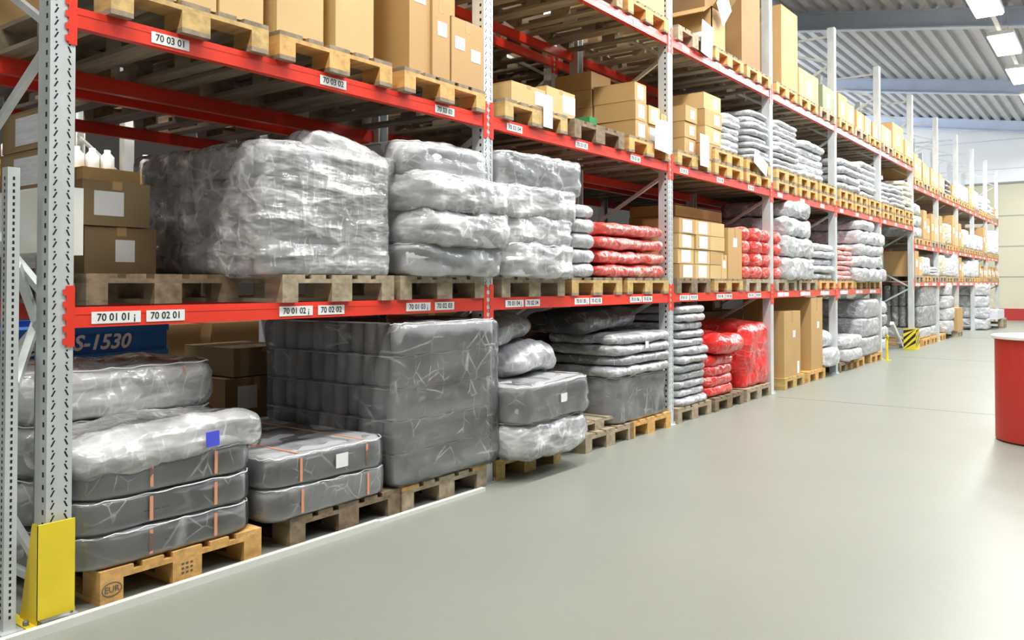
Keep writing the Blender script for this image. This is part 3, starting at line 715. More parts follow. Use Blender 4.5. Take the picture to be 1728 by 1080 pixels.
# ======================= column guards, kerb, small stand on the left
g = thing('column_guard', (0.04, Y0 - .02, 0))
ga, gb = Yp(68, .04) - (Y0 - .02), Yp(130, .04) - (Y0 - .02)
MB().box(-.005, .003, ga, gb, .03, .40).build('front_plate', 'yellow_paint', g)
b = MB(); k0 = [(-.05, ga, .40), (.003, ga, .40), (.003, ga, .008), (-.15, ga, .008)]
b.poly(k0).poly([(x, y + .006, z) for x, y, z in reversed(k0)]); b.build('side_plate', 'yellow_paint', g)
MB().box(-.28, .0, ga - .035, ga + .01, 0, .008).build('foot_plate', 'yellow_paint', g)
MB().lathe([(.012, .008), (.012, .022), (.006, .028)], 8, (-.05, ga - .02)).build('bolt', 'steel_dark', g)
tag(g, 'yellow steel column guard around the foot of the nearest upright', 'column guard')
b = MB(); ka, kb_, kc = Yp(30, .1), Yp(636, .1), Yp(816, .1)
k1 = MB().box(.085, .13, ka - .3, kb_, 0, .022).box(.10, .13, ka - .3, kb_, .022, .034).build('floor_rail', 'white_paint'); tag(k1, 'wider white floor rail in front of the nearest two pallets', 'floor rail')
k2 = MB().box(.085, .118, kb_, kc, 0, .022).build('floor_rail', 'white_paint'); tag(k2, 'thinner white floor rail running on to the third pallet', 'floor rail')
def slim_post(h, wd=.045, holes=True):
    b = MB(); b.box(-.003, 0, -wd / 2, wd / 2, 0, h).box(-.05, -.003, -wd / 2, -wd / 2 + .003, 0, h).box(-.05, -.003, wd / 2 - .003, wd / 2, 0, h)
    z = .05
    while holes and z < h - .03:
        b.poly([(.0006, -.004, z), (.0006, .004, z), (.0006, .004, z + .013), (.0006, -.004, z + .013)], 1)
        b.poly([(-.02, -wd / 2 - .0006, z), (-.03, -wd / 2 - .0006, z), (-.03, -wd / 2 - .0006, z + .013), (-.02, -wd / 2 - .0006, z + .013)], 1); z += .025
    return b
st = thing('shelf_stand', (-.01, Yp(22, -.01), 0))
slim_post(1.80).build('post', ['steel', 'slot'], st)
MB().bar((-.02, .02, 1.42), (-.30, .24, 1.12), .03).build('brace', 'steel', st)
MB().bar((-.02, .02, .95), (-.30, .24, 1.25), .03).build('brace', 'steel', st)
sp = slim_post(1.47, .04, False).build('post', ['steel_dark', 'slot'], st, (-.30, .255, 0))
MB().box(-.06, .03, -.04, .04, 0, .006).build('foot_plate', 'steel', st)
tag(st, 'slim perforated steel stand left of the nearest upright, braced', 'stand')
bx = thing('wall_cabinet', (-.30, 1.70, 1.472))
MB().box(-.55, .02, 0, .14, 0, .30).build('body', 'white_paint', bx); MB().box(-.54, .01, -.012, 0, .01, .29).build('door', 'white_paint', bx)
MB().lathe([(.006, 0), (.006, .004)], 8).build('screw', 'steel_dark', bx, (-.02, -.013, .27)).rotation_euler.x = PI / 2
tag(bx, 'white metal cabinet on the slim steel stand at left', 'cabinet')
# ======================= floor level, nearest bay
pA = pallet(.03, (Yp(160) + Yp(442)) / 2, 0, 'fresh yellow pallet at the yellow column guard, floor level', 'wood_new')
d = ob('stamp', text_mesh('EUR', .036, 'print'), pA); face_x(d); d.location = (.0012, -.35, .062)
ring = MB(); n = 28
for i in range(n):
    t0, t1 = 2 * PI * i / n, 2 * PI * (i + 1) / n; ring.poly([(.0012, -.35 + .044 * math.cos(t0), .062 + .030 * math.sin(t0)), (.0012, -.35 + .044 * math.cos(t1), .062 + .030 * math.sin(t1)), (.0012, -.35 + .040 * math.cos(t1), .062 + .026 * math.sin(t1)), (.0012, -.35 + .040 * math.cos(t0), .062 + .026 * math.sin(t0))])
ring.build('stamp_ring', 'print', pA)
sm = MB()
for i in range(3):
    for j in range(3): sm.box(.0005, .0012, -.03 + .022 * j, -.03 + .022 * j + .012, .035 + .02 * i, .035 + .02 * i + .009)
sm.build('stamp', 'print', pA)
yA0, yA1 = yr(140, 436, .03); hA = .145
for i in range(3):
    bale(-.205, (yA0 + yA1) / 2, PT + hA * i, (.43, yA1 - yA0, hA), 'dark grey strapped bale on the yellow-guard pallet, %s of three' % ['bottom', 'middle', 'top'][i],
         'fabric', 3 + i, r=.075, amp=.006, straps=(-.12, .20), film_m='film_clear', printed=True, res=.06, ridge=.006)
# crumpled bag pulled over the three bales
zt = PT + 3 * hA
b = thing('plastic_cover', (-.22, (yA0 + yA1) / 2 + .02, zt - .045)); b.rotation_euler.x = .035
me = rbox('film_sheet', (.50, round(yA1 - yA0 + .09, 3), .17), .09, .02, .03, 3.0, 5.5, ridge=.025, rfreq=4.5, mats='film_white', fine=.004)
ob('film_sheet', me, b)
MB().box(0, .002, -.035, .035, -.035, .035).build('paper_label', 'blue_label', b, (.268, .15, .085))
tag(b, 'crumpled clear plastic bag with blue label over the nearest bales', 'plastic bag')
# rear pile of softer bales behind it
for i, (z0, h, dy, xx) in enumerate(((.02, .22, 0, -.78), (.245, .22, .0, -.78), (.468, .24, .01, -.775), (.71, .235, .0, -.77))):
    bale(xx, 2.155 + dy, z0, (.64, .96, h), 'limp grey bale behind the nearest pile, %s of four' % ['lowest', 'second', 'third', 'top'][i], 'fabric', 11 + i,
         r=.09, amp=.014, straps=(-.25, .28), film_m='film_white' if i == 3 else 'film', res=.05, pillow=.12, lab=(0.12, .15, .09, .07) if i == 2 else None, ridge=.03)
pB = pallet(.03, (Yp(493) + Yp(664)) / 2, 0, 'dark weathered pallet under two wide bales, floor level', 'wood_old')
yB0, yB1 = yr(455, 654, .02); hB = .162
for i in range(2):
    bale(-.56, (yB0 + yB1) / 2 - .01 * i, PT + hB * i, (1.18, yB1 - yB0, hB), ['lower wide grey strapped bale on the second floor pallet', 'upper wide grey bale with white label on the second floor pallet'][i],
         'fabric', 21 + i, r=.07, amp=.006, straps=(-.22, .24), film_m='film_clear' if i else 'film_thin', lab=(.05, .085, .085, .075) if i else None, printed=True, res=.06, ridge=.006)
pC = pallet(.04, (Yp(683, .04) + Yp(830, .04)) / 2, 0, 'dark pallet with bright corner boards under the tall roll stack', 'wood_grey')
for c in pC.children:
    if c.name.startswith('deck_board') and abs(abs(c.location.y) - .3275) < .01: c.data = pal_parts('wood_new', 'floor')[0][0][1]
yC0, yC1 = yr(672, 832, .04)
t = thing('wrapped_load', (-.56, (yC0 + yC1) / 2, PT))
for i in range(5):
    rolls(t, .05 - .006 * (4 - i), yC0, yC1, PT + .193 * i, .192, n=10, m='fabric', seed=30 + i, ragged=.022, dy=.004 * i)
    ob('film_fold', seam_mesh((1.2, yC1 - yC0 + .03, .19), .06, .19, i), t, (-.008 - .006 * (4 - i), .004 * i, .193 * i))
ob('stretch_wrap', slab('stretch_wrap', (1.26, round(yC1 - yC0 + .08, 3), .967), .06, .05, .03, .006, 2, 7, ridge=.014, rfreq=3.2, fine=.004, mats='film_thin'), t, (-.002, .012, 0))
tag(t, 'tall floor load of grey rolls in clear film, five layers, third pallet', 'wrapped load')
for i, (px0, px1, py0, py1) in enumerate(((380, 456, 660, 712), (395, 470, 610, 660))):
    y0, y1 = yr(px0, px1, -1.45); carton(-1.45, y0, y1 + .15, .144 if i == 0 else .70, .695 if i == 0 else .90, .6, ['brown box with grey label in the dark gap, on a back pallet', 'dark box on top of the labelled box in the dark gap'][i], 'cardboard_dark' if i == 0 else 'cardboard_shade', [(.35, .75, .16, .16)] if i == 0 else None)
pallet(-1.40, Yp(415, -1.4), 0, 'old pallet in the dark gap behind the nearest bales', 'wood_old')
# scissor lift parked across the other aisle
lf = thing('scissor_lift', (-2.75, 0, 0)); y1 = Yp(282, -2.75); y0 = y1 - 2.3
MB().box(-.75, 0, y0, y1, .80, 1.0).build('platform', 'blue_paint', lf)
MB().box(.0, .03, y0, y1, .97, 1.02).box(0, .03, y0, y1, .78, .82).build('rim', 'blue_paint', lf)
MB().box(-.75, .0, y0 + .2, y1 - .1, .16, .46).build('chassis', 'blue_paint', lf)
MB().bar((-.1, y0 + .3, .46), (-.1, y1 - .3, .78), .07).bar((-.1, y1 - .3, .46), (-.1, y0 + .3, .78), .07).build('scissor_arm', 'steel_dark', lf)
MB().bar((-.1, y1 - .05, 1.0), (-.1, y1 - .05, 1.06), .04).bar((-.1, y0, 1.06), (-.1, y1 - .05, 1.06), .04).build('guard_rail', 'blue_paint', lf)
for yy in (y0 + .3, y1 - .3):
    wm = MB().lathe([(.16, -.06), (.18, -.04), (.18, .04), (.16, .06)], 20).build('wheel', 'dark_rubber', lf, (-.05, yy, .18), smooth=False); wm.rotation_euler.y = PI / 2
d = ob('lettering', text_mesh('GS-1530', .155, 'white_text', .004, .25), lf); face_x(d); d.location = (.031, Yp(160, -2.72), .90)
d = ob('lettering', text_mesh('Genie', .17, 'white_text', .003, .25), lf); face_x(d); d.location = (.031, Yp(8, -2.72), .885)
tag(lf, 'blue scissor lift with white lettering, parked behind the nearest bay', 'lift')
# ======================= lower shelf, nearest bay
z1 = ZL[1]
pallet(-.30, pyc(0, 0) + .15, z1, 'old pallet under labelled boxes, lower shelf by the nearest upright', 'wood_old').scale = (.65, 1, 1)
pallet(0.02, (Yp(474) + Yp(660)) / 2, z1, 'brown pallet under the big film-wrapped load, lower shelf', 'wood_grey')
pallet(0.02, (Yp(694) + Yp(823)) / 2 - .02, z1, 'brown pallet under the bulging bags at the second upright', 'wood_grey')
zz = z1 + PT
y0, y1 = 1.98, Yp(236, -.55)
carton(-.55, y0, y1 + .1, zz, zz + .235, .5, 'brown box with small paper label, bottom of stack behind nearest upright', 'cardboard_shade', [(.55, .5, .10, .11)])
carton(-.55, y0 - .02, y1 + .06, zz + .237, zz + .46, .5, 'brown box with wide paper label, upper of stack behind nearest upright', 'cardboard_shade', [(.38, .5, .15, .12)])
carton(-.62, y0 + .02, y1 + .04, zz + .462, zz + .53, .4, 'flat reddish box topping the labelled stack behind nearest upright', 'cardboard')
for i in range(4):
    carton(-.66, 1.86, 1.97, zz + .205 * i, zz + .205 * i + .20, .52, 'greyish box with printed sheet at left edge, %s of four' % ['bottom', 'second', 'third', 'top'][i], 'cardboard_shade', None, nstick=[(.45, .5, .26, .14)])
# big load: four layers of rolls under stretch film
yD0, yD1 = yr(446, 652, 0.0)
t = thing('wrapped_load', (-.60, (yD0 + yD1) / 2, zz))
for i in range(4): rolls(t, .0, yD0, yD1, zz + .168 * i, .167, n=9, m='fabric_light', seed=50 + i, ragged=.012)
ob('stretch_wrap', slab('stretch_wrap', (1.235, round(yD1 - yD0 + .05, 3), .695), .06, .04, .022, .012, 2.2, 17, ridge=.02, rfreq=4, fine=.006, mats='film_wrap'), t, (0, 0, -.005))
ob('film_tuft', rbox('film_tuft', (.5, .62, .15), .07, .018, .04, 3.5, 27, ridge=.04, rfreq=6, mats='film_white', pillow=.3, fine=.005), t, (.32, (yD1 - yD0) / 2 - .20, .60)).rotation_euler.x = -.12
tag(t, 'big load of light grey rolls in crumpled stretch film, nearest lower shelf', 'wrapped load')
# bulging bags at the second upright
yE0, yE1 = yr(694, 838, .03)
for i, (z0, h, ex, dy, sd) in enumerate(((0, .19, .03, .0, 1), (.19, .21, .08, .02, 2), (.40, .21, .09, .0, 3), (.61, .20, -.02, -.06, 4))):
    bale(-.50 + ex, (yE0 + yE1) / 2 + dy, zz + z0, (1.12, yE1 - yE0 + (.05 if i < 3 else -.04), h + .01), 'light grey bagged bale at the second upright, %s of four' % ['bottom', 'second', 'third', 'top'][i],
         'fabric_light', 60 + i, r=.085, amp=.02, film_m='film_white' if i in (1, 2) else 'film', res=.045, pillow=.06, ridge=.035, printed=(i == 3), free=True)
# ======================= lower shelf, second bay
for i, m in enumerate(('wood_grey', 'wood_pale', 'wood_pale')):
    pallet(0.01, pyc(1, i) + .04, z1, '%s pallet, %s' % (['greyed', 'pale', 'light'][i], W(1, 1, i)), m)
yF0, yF1 = yr(846, 958, 0)
for i, (z0, h, ex) in enumerate(((0, .225, .04), (.225, .20, .02), (.425, .21, .03), (.635, .235, .0))):
    yb = Yp(978) if i == 3 else yF1 + (.04 if i == 2 else 0)
    bale(-.52 + ex, (yF0 + yb) / 2, zz + z0, (1.12, yb - yF0, h + .008), 'light grey bagged bale right of the second upright, %s of four' % ['bottom', 'second', 'third', 'top'][i],
         'fabric_light', 70 + i, r=.07, amp=.016, film_m='film_white' if i < 3 else 'film', res=.05, ridge=.03)
yG0, yG1 = yr(970, 1004, 0.02)
for i in range(5):
    sack(-.45, (yG0 + yG1) / 2 + .01, zz + .118 * i, (.95, yG1 - yG0, .117), 'whitish flat bag beside the bagged bales, %s of five' % ['bottom', 'second', 'third', 'fourth', 'top'][i], 'wrap_light', 80 + i, pillow=.15)
yH0, yH1 = yr(1012, 1122, 0)
for i in range(4):
    for j in range(2):
        sack(-.20 - .42 * j, (yH0 + yH1) / 2 + (.02 if i % 2 else -.01), zz + .118 * i, (.415, yH1 - yH0 - (.1 if i == 3 else .03), .118), 'coral red bag in film, %s row, %s from bottom' % (['front', 'rear'][j], ['first', 'second', 'third', 'fourth'][i]), 'wrap_coral', 90 + i + j, pillow=.3)
for i, (a, c, h, m) in enumerate(((985, 1022, .50, 'cardboard_dark'), (1022, 1072, .42, 'cardboard_dark'), (1072, 1130, .34, 'cardboard'))):
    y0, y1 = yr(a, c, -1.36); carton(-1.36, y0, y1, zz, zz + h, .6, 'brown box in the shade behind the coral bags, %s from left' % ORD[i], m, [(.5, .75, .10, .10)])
for i in range(3): pallet(-1.34, pyc(2, i) , z1, 'old pallet on the back row behind coral bags, %s' % POSW[i], 'wood_old')
# ======================= floor level, second bay
pallet(.02, Yp(885), 0, 'yellowish pallet under two sagging grey bales, floor level', 'wood_pale')
yI0, yI1 = yr(878, 992, .22)
bale(-.16, (yI0 + yI1) / 2 - .02, .147, (.78, yI1 - yI0, .26), 'lower sagging grey bale with paper label, second bay floor', 'fabric', 101, r=.10, amp=.02, film_m='film_white', lab=(.03, .10, .09, .08), pillow=.1, ridge=.03, tilt=.0)
bale(-.14, (yI0 + yI1) / 2, .41, (.78, yI1 - yI0 + .02, .25), 'upper sagging grey bale with round label, second bay floor', 'fabric', 102, r=.09, amp=.018, film_m='film_thin', lab=(.02, .13, .08, .06), ridge=.02, tilt=.02)
bale(-.80, (yI0 + yI1) / 2 - .1, .147, (.5, .62, .24), 'grey bale at the rear of the sagging pile, lower', 'fabric', 103, film_m='film')
bale(-.80, (yI0 + yI1) / 2 - .1, .39, (.5, .62, .30), 'grey bale at the rear of the sagging pile, upper', 'fabric', 104, film_m='film')
sack(-.42, 5.10, .665, (.75, .60, .25), 'crumpled clear bag heaped on the sagging grey bales', 'wrap_light', 105, pillow=.3, amp=.05, tiltx=.08, name='plastic_bag', cat='bag')
carton(-.56, 5.36, 5.70, .147, .62, .4, 'plain grey block beside the crumpled clear bag', 'fabric', tape=False)
sack(-.45, 4.95, .90, (.6, .5, .20), 'dark grey bag under the red beam at the second upright', 'wrap_grey', 106, pillow=.3, amp=.04, tiltx=.2)
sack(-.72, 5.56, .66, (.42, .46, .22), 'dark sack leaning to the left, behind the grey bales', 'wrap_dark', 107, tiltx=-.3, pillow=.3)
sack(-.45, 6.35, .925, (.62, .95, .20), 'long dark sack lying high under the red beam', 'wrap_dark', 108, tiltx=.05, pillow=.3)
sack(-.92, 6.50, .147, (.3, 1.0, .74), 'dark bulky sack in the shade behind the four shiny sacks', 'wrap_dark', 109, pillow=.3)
pallet(.03, Yp(1025), 0, 'empty weathered pallet between the grey piles, lower of two', 'wood_grey')
pallet(-.02, Yp(1015), PT - .02 + .02, 'empty weathered pallet between the grey piles, upper of two', 'wood_grey').scale.z = .6
pallet(.03, (Yp(1064) + Yp(1137)) / 2, 0, 'orange-yellow pallet under the bundle with four sacks', 'wood_new')
yJ0, yJ1 = yr(1036, 1128, .0)
bale(-.18, (yJ0 + yJ1) / 2, .147, (.36, yJ1 - yJ0, .40), 'tall dark grey ribbed bundle on the orange-yellow pallet, front', 'fabric', 111, r=.08, amp=.01, film_m='film_thin', ridge=.015)
bale(-.555, (yJ0 + yJ1) / 2, .147, (.35, yJ1 - yJ0, .40), 'tall dark grey ribbed bundle on the orange-yellow pallet, rear', 'fabric_dark', 112, r=.08, amp=.01, film_m='film_thin', ridge=.015)
for i in range(4):
    sack(-.33, (yJ0 + yJ1) / 2 + (-.03, .02, 0, .02)[i], .552 + .090 * i, (.74, yJ1 - yJ0 + .03, .090), 'grey sack in shiny film above the ribbed bundles, %s' % ['bottom', 'second', 'third', 'topmost'][i], 'wrap_mid' if i != 1 else 'wrap_grey', 113 + i, pillow=.25, label_at=(.0, .07) if i == 2 else None)
# ======================= lower shelf, third bay
for i, m in enumerate(('wood_old', 'wood_pale', 'wood_grey')): pallet(0.01, pyc(2, i) + .02, z1, '%s pallet, %s' % (['dark', 'pale', 'brown'][i], W(1, 2, i)), m)
yK0, yK1 = yr(1147, 1224, 0)
for i in range(4):
    for j in range(3):
        wd = (yK1 - yK0) / 3
        carton(0, yK0 + wd * j, yK0 + wd * (j + 1) - .004, zz + .148 * i, zz + .148 * i + .146, .40, 'small carton in the labelled block, %s column, %s from bottom' % (POSW[j], ORD[i]), 'cardboard_pale' if (i + j) % 3 else 'cardboard', [(.5, .5, wd * .55, .12)] if j < 2 else None, tape=False)
for i in range(3):
    y0, y1 = yr(1150, 1222, -.45); carton(-.42, y0 - .2, y1 - .1, zz + .148 * 3 + .12 * i - .0, zz + .148 * 3 + .12 * i + .118, .55, 'long flat carton lying on the labelled carton block, %s' % ['lowest', 'middle one', 'topmost'][i], 'cardboard')
carton(-.42, yK0 - .05, yK1, zz, zz + .443, .7, 'plain carton filling the rear of the labelled carton block', 'cardboard')
carton(.0, *yr(1230, 1253, 0), zz, zz + .56, .30, 'tall upright carton with open flap beside the carton block', 'cardboard', [(.5, .72, .10, .10)])
carton(.0, *yr(1219, 1229, 0), zz, zz + .26, .25, 'small low carton squeezed beside the tall upright carton', 'cardboard_pale', [(.5, .6, .08, .08)])
yL0, yL1 = yr(1260, 1318, 0)
rl = lambda: rbox('red_roll', (.14, .14, .30), .065, .03, .006, 6, 2, mats='wrap_coral')
n = 0
for i in range(4):
    for j in range(4):
        o = ob('textile_roll', rbox('textile_roll', (.9, .165, .155), .07, .04, .008, 6, j, mats='wrap_coral'), None, (-.45 + .02 * (j % 2), yL0 + .07 + (yL1 - yL0 - .14) / 3 * j, zz + .148 * i))
        tag(o, 'coral red roll end in the red pile, %s row up, %s across' % (ORD[i], ORD[j]), 'textile roll', 'red rolls on the lower shelf')
# ======================= floor level, third bay
for i, (a, c, m) in enumerate(((1152, 1207, 'wood_grey'), (1218, 1265, 'wood_old'), (1275, 1316, 'wood_grey'))):
    pallet(.02, pyc(2, i), 0, '%s pallet on the floor, third bay, %s place' % (['greyed', 'dark', 'brown'][i], POSW[i]), m)
ya, yb = yr(1145, 1196, 0)
sack_stack(0.0, ya, yb, PT, 1.13, 1.1, 12, 'flat grey bag in the tapering tower', 'wrap_mid', 130, 'third bay floor', taper=.14)
ya, yb = yr(1203, 1246, 0)
for i in range(4): sack(-.4, (ya + yb) / 2 - .06, PT + .105 * i, (.75, yb - ya - .02, .125), 'bright red folded bundle in the red pile, %s from bottom' % ORD[i], 'wrap_red', 140 + i, pillow=.12)
sack(-.34, (ya + yb) / 2 + .02, PT + .43, (.85, yb - ya + .06, .24), 'red bag with loose clear end on top of the red pile', 'wrap_red', 145, pillow=.3, amp=.03)
ya, yb = yr(1266, 1303, .03)
sack(-.40, (ya + yb) / 2, PT, (.75, yb - ya + .05, .76), 'upright red sack in shiny film at the fourth upright', 'wrap_red', 146, pillow=.22, amp=.06)
sack(-.95, (ya + yb) / 2 - .15, PT, (.25, .5, .42), 'red sack standing behind the upright red sack', 'wrap_red', 147, pillow=.05, amp=.05)
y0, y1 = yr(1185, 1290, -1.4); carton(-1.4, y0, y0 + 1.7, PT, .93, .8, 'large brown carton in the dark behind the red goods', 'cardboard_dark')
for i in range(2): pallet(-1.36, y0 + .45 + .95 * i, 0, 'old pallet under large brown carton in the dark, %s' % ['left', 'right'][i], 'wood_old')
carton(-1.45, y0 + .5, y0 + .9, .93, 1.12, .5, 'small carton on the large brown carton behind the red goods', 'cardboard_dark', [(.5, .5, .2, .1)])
# ======================= fourth bay
for i, m in enumerate(('wood_grey', 'wood_grey', 'wood_new')): pallet(0.01, pyc(3, i) + .02, z1, '%s pallet, %s' % (['brown', 'greyish', 'yellow'][i], W(1, 3, i)), m)
ya, yb = yr(1326, 1370, 0.02)
for i, (h, dy) in enumerate(((.29, 0), (.27, 0), (.24, -.05), (.22, -.02))):
    z0 = zz + sum((.29, .27, .24, .22)[:i]); sack(-.42, (ya + yb) / 2 + dy, z0, (.95, (yb - ya) * (1, 1.02, .92, .8)[i], h), 'light grey lumpy bag in the tall pile, fourth bay, %s' % ['bottom', 'second up', 'third up', 'top'][i], 'wrap_mid' if i > 2 else 'wrap_light', 150 + i, pillow=.12, amp=.05)
ya, yb = yr(1378, 1412, 0)
sack_stack(0, ya, yb, zz, zz + .52, 1.0, 5, 'silver-grey flat bag beside the tall lumpy pile', 'wrap_light', 160, 'fourth bay')
pallet(.02, (Yp(1322) + Yp(1352)) / 2 + .02, 0, 'orange-brown pallet under the shorter upright carton', 'wood_pale')
pallet(.02, (Yp(1357) + Yp(1391)) / 2 + .02, 0, 'yellow pallet under the taller upright carton', 'wood_new')
y0, y1 = yr(1323, 1350, 0); carton(.0, y0, y1, PT, PT + .84, .30, 'shorter upright carton standing on the floor pallet, fourth bay', 'cardboard', [(.6, .65, .09, .09), (.85, .12, .08, .16)])
y0, y1 = yr(1369, 1388, 0); carton(.0, y0, y1, PT, PT + 1.0, .95, 'taller upright carton with round white sticker, fourth bay', 'cardboard', [(.6, .62, .09, .09)])
for i, (a, c) in enumerate(((1258, 1300), (1318, 1350))):
    pallet(-1.36, pyc(3, i), z1, 'pallet on the back row behind lumpy grey bags, %s' % ['left', 'right'][i], 'wood_old', parts=False)
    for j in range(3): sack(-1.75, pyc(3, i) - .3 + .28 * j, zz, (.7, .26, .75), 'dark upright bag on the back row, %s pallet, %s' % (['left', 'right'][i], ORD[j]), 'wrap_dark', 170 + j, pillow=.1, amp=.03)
# ======================= fifth bay
for i, m in enumerate(('wood_new', 'wood_pale', 'wood_pale')): pallet(0.01, pyc(4, i) + .02, z1, '%s pallet, %s' % (['yellow', 'pale', 'light'][i], W(1, 4, i)), m)
ya, yb = yr(1417, 1441, 0); sack_stack(0.0, ya, yb, zz, zz + .53, 1.0, 7, 'pale pink flat bag in the pink block', 'wrap_pink', 180, 'fifth bay')
ya, yb = yr(1446, 1484, .04)
for i, (h, dy) in enumerate(((.22, .10), (.20, 0), (.18, .02), (.22, .10), (.16, -.25))):
    z0 = zz + sum((.22, .20, .18, .22, .16)[:i]) - .02; sack(-.36, (ya + yb) / 2 + dy, z0, (.95, (yb - ya) * (1.12, .98, .98, 1.05, .5)[i], h), 'white-grey bulging bag at the passage end, %s' % ['bottom', 'second up', 'third up', 'fourth up', 'top'][i], 'wrap_light', 190 + i, pillow=.12, amp=.05)
for i, (a, c, m) in enumerate(((1405, 1428, 'wood_old'), (1433, 1456, 'wood_new'), (1470, 1496, 'wood_new'))):
    pallet(.02, (Yp(a) + Yp(c)) / 2, 0, '%s floor pallet, fifth bay, %s place' % (['dark brown', 'orange', 'yellow'][i], POSW[i]), m)
ya, yb = yr(1392, 1425, 0.03)
sack(-.35, (ya + yb) / 2, PT, (.85, yb - ya, .26), 'silvery bag with bright creases, fifth bay floor, lower', 'wrap_light', 200, pillow=.15)
sack(-.45, (ya + yb) / 2 - .1, PT + .24, (.85, (yb - ya) * .7, .28), 'silvery bag with bright creases, fifth bay floor, upper', 'wrap_light', 201, pillow=.3)
ya, yb = yr(1426, 1450, 0.03)
for i in range(2): sack(-.35, (ya + yb) / 2, PT + .19 * i, (.85, yb - ya + .05, .2), 'silvery low bag before the ribbed grey blocks, %s' % ['lower', 'upper'][i], 'wrap_light', 203 + i, pillow=.15)
ya, yb = yr(1452, 1482, 0.0)
for i in range(3): sack(-.5, (ya + yb) / 2 + .02 * i, PT + .31 * i, (1.05, yb - ya - .04 * i, .31), 'grey film-wrapped block near the passage, %s of three' % ['bottom', 'middle', 'top'][i], 'wrap_mid', 206 + i, pillow=.03, amp=.015)
ya, yb = yr(1484, 1499, 0.0)
for i in range(4): sack(-.4, (ya + yb) / 2, PT + .22 * i, (.8, (yb - ya) * (1 - .1 * i), .22), 'crumpled bag at the passage corner, %s from bottom' % ORD[i], 'wrap_grey' if i == 2 else 'wrap_light', 210 + i, pillow=.2, amp=.03)
y0, y1 = yr(1405, 1440, -1.4)
# yellow hook post at the passage corner
h = MB().tube([(0, 0, 0), (0, 0, .36), (.02, -.04, .42), (0, -.09, .44)], .022, 8).box(-.06, .06, -.06, .06, 0, .01).build('bollard', 'yellow_paint', None, (.12, Yp(1494, .1), 0)); tag(h, 'small yellow steel post at the corner of the passage', 'bollard')
h = MB().box(-.035, .035, -.035, .035, 0, 1.05).build('plank', 'white_paint', None, (-.30, Yp(1521, -.3), .02)); h.rotation_euler = (1.05, 0, 0); tag(h, 'white square plank leaning in the passage under the racks', 'plank')
# striped guard at the far side of the passage
g = thing('column_guard', (.06, Y0 + BAY * 6, 0))
b = MB().box(0, .01, -.20, .16, 0, .42).box(-.22, .01, -.21, -.20, 0, .42).box(-.22, .01, .16, .17, 0, .42); b.build('plate', 'yellow_paint', g)
b = MB()
for fx in range(2):
    for i in range(4):
        z0 = -.10 + i * .14
        pts = [(0, z0), (1, z0 + .24), (1, z0 + .31), (0, z0 + .07)]
        def cl(p): return (p[0], min(.42, max(0, p[1])))
        pts = [cl(p) for p in pts]
        if fx == 0: b.poly([(.0112, -.20 + .36 * u, z) for u, z in pts])
        else: b.poly([(-.22 + .23 * u, -.2112, z) for u, z in pts])
b.build('stripes', 'black_paint', g); tag(g, 'yellow and black striped column guard beyond the passage', 'column guard')
# ======================= middle shelf
z2 = ZL[2]; zz2 = z2 + PT
pallet(0.04, (Yp(180) + Yp(440)) / 2, z2, 'pale pallet above the 70 03 01 label, %s' % W(2, 0, 0), 'wood_pale')
pallet(0.04, (Yp(459) + Yp(655)) / 2, z2, 'pale pallet under two tall cartons, %s' % W(2, 0, 1), 'wood_new')
pallet(0.04, (Yp(684) + Yp(822)) / 2, z2, 'pale pallet under labelled cartons, %s' % W(2, 0, 2), 'wood_new', rz=.03)
for i, (a, c) in enumerate(((178, 300), (302, 366), (368, 445))):
    carton(.02, *yr(a, c, .02), zz2, zz2 + .75, .5, 'light tall carton cut by the top edge, nearest middle shelf, %s' % ORD[i], 'cardboard_pale')
carton(-.55, 1.80, 2.55, zz2, zz2 + .6, .55, 'carton at the rear of the nearest middle-shelf pallet', 'cardboard')
carton(.02, *yr(465, 546, .02), zz2, zz2 + .9, .55, 'left of two tall plain cartons on the middle-shelf pallet', 'cardboard_pale')
carton(.02, *yr(565, 631, .02), zz2, zz2 + .9, .55, 'right of two tall plain cartons on the middle-shelf pallet', 'cardboard_pale')
carton(-.60, *yr(445, 640, -.1), zz2, zz2 + .8, .5, 'dark carton behind the two tall plain cartons', 'cardboard')
carton(.02, *yr(690, 727, .02), zz2, zz2 + .72, .8, 'tall carton with torn white sticker near the second upright', 'cardboard', [(.5, .68, .10, .12)])
carton(.03, *yr(727, 757, .02), zz2, zz2 + .50, .5, 'narrow middle carton of three near the second upright', 'cardboard', [(.55, .62, .09, .09)], rz=.02)
carton(.03, *yr(759, 814, .02), zz2, zz2 + .42, .5, 'shorter carton with two white stickers near the second upright', 'cardboard', [(.25, .62, .10, .08), (.75, .50, .10, .08)], rz=.02)
carton(-.15, *yr(728, 780, -.1), zz2 + .502, zz2 + .80, .4, 'carton lying across the top near the second upright', 'cardboard_pale')
for i, m in enumerate(('wood_pale', 'wood_old', 'wood_new')): pallet(0.03, pyc(1, i) + .05, z2, '%s pallet, %s' % (['pale', 'dark', 'yellow'][i], W(2, 1, i)), m)
carton(.0, *yr(863, 921, 0), zz2, zz2 + .15, .45, 'flat carton with white label right of the second upright', 'cardboard_pale', [(.82, .5, .12, .10)])
carton(-.48, *yr(850, 921, -.3), zz2, zz2 + .24, .5, 'carton behind the flat carton right of the second upright', 'cardboard')
carton(.0, *yr(923, 973, 0), zz2, zz2 + .20, .45, 'flat carton with large white label on the middle shelf', 'cardboard_pale', [(.78, .5, .18, .14)])
h = MB().box(-.001, .001, -.06, .06, -.12, .12).build('paper_sheet', 'paper', None, (.04, Yp(925, .04), z2 + .13)); tag(h, 'narrow white paper strip hanging below the flat cartons', 'paper')
y0, y1 = yr(1074, 1095, 0)
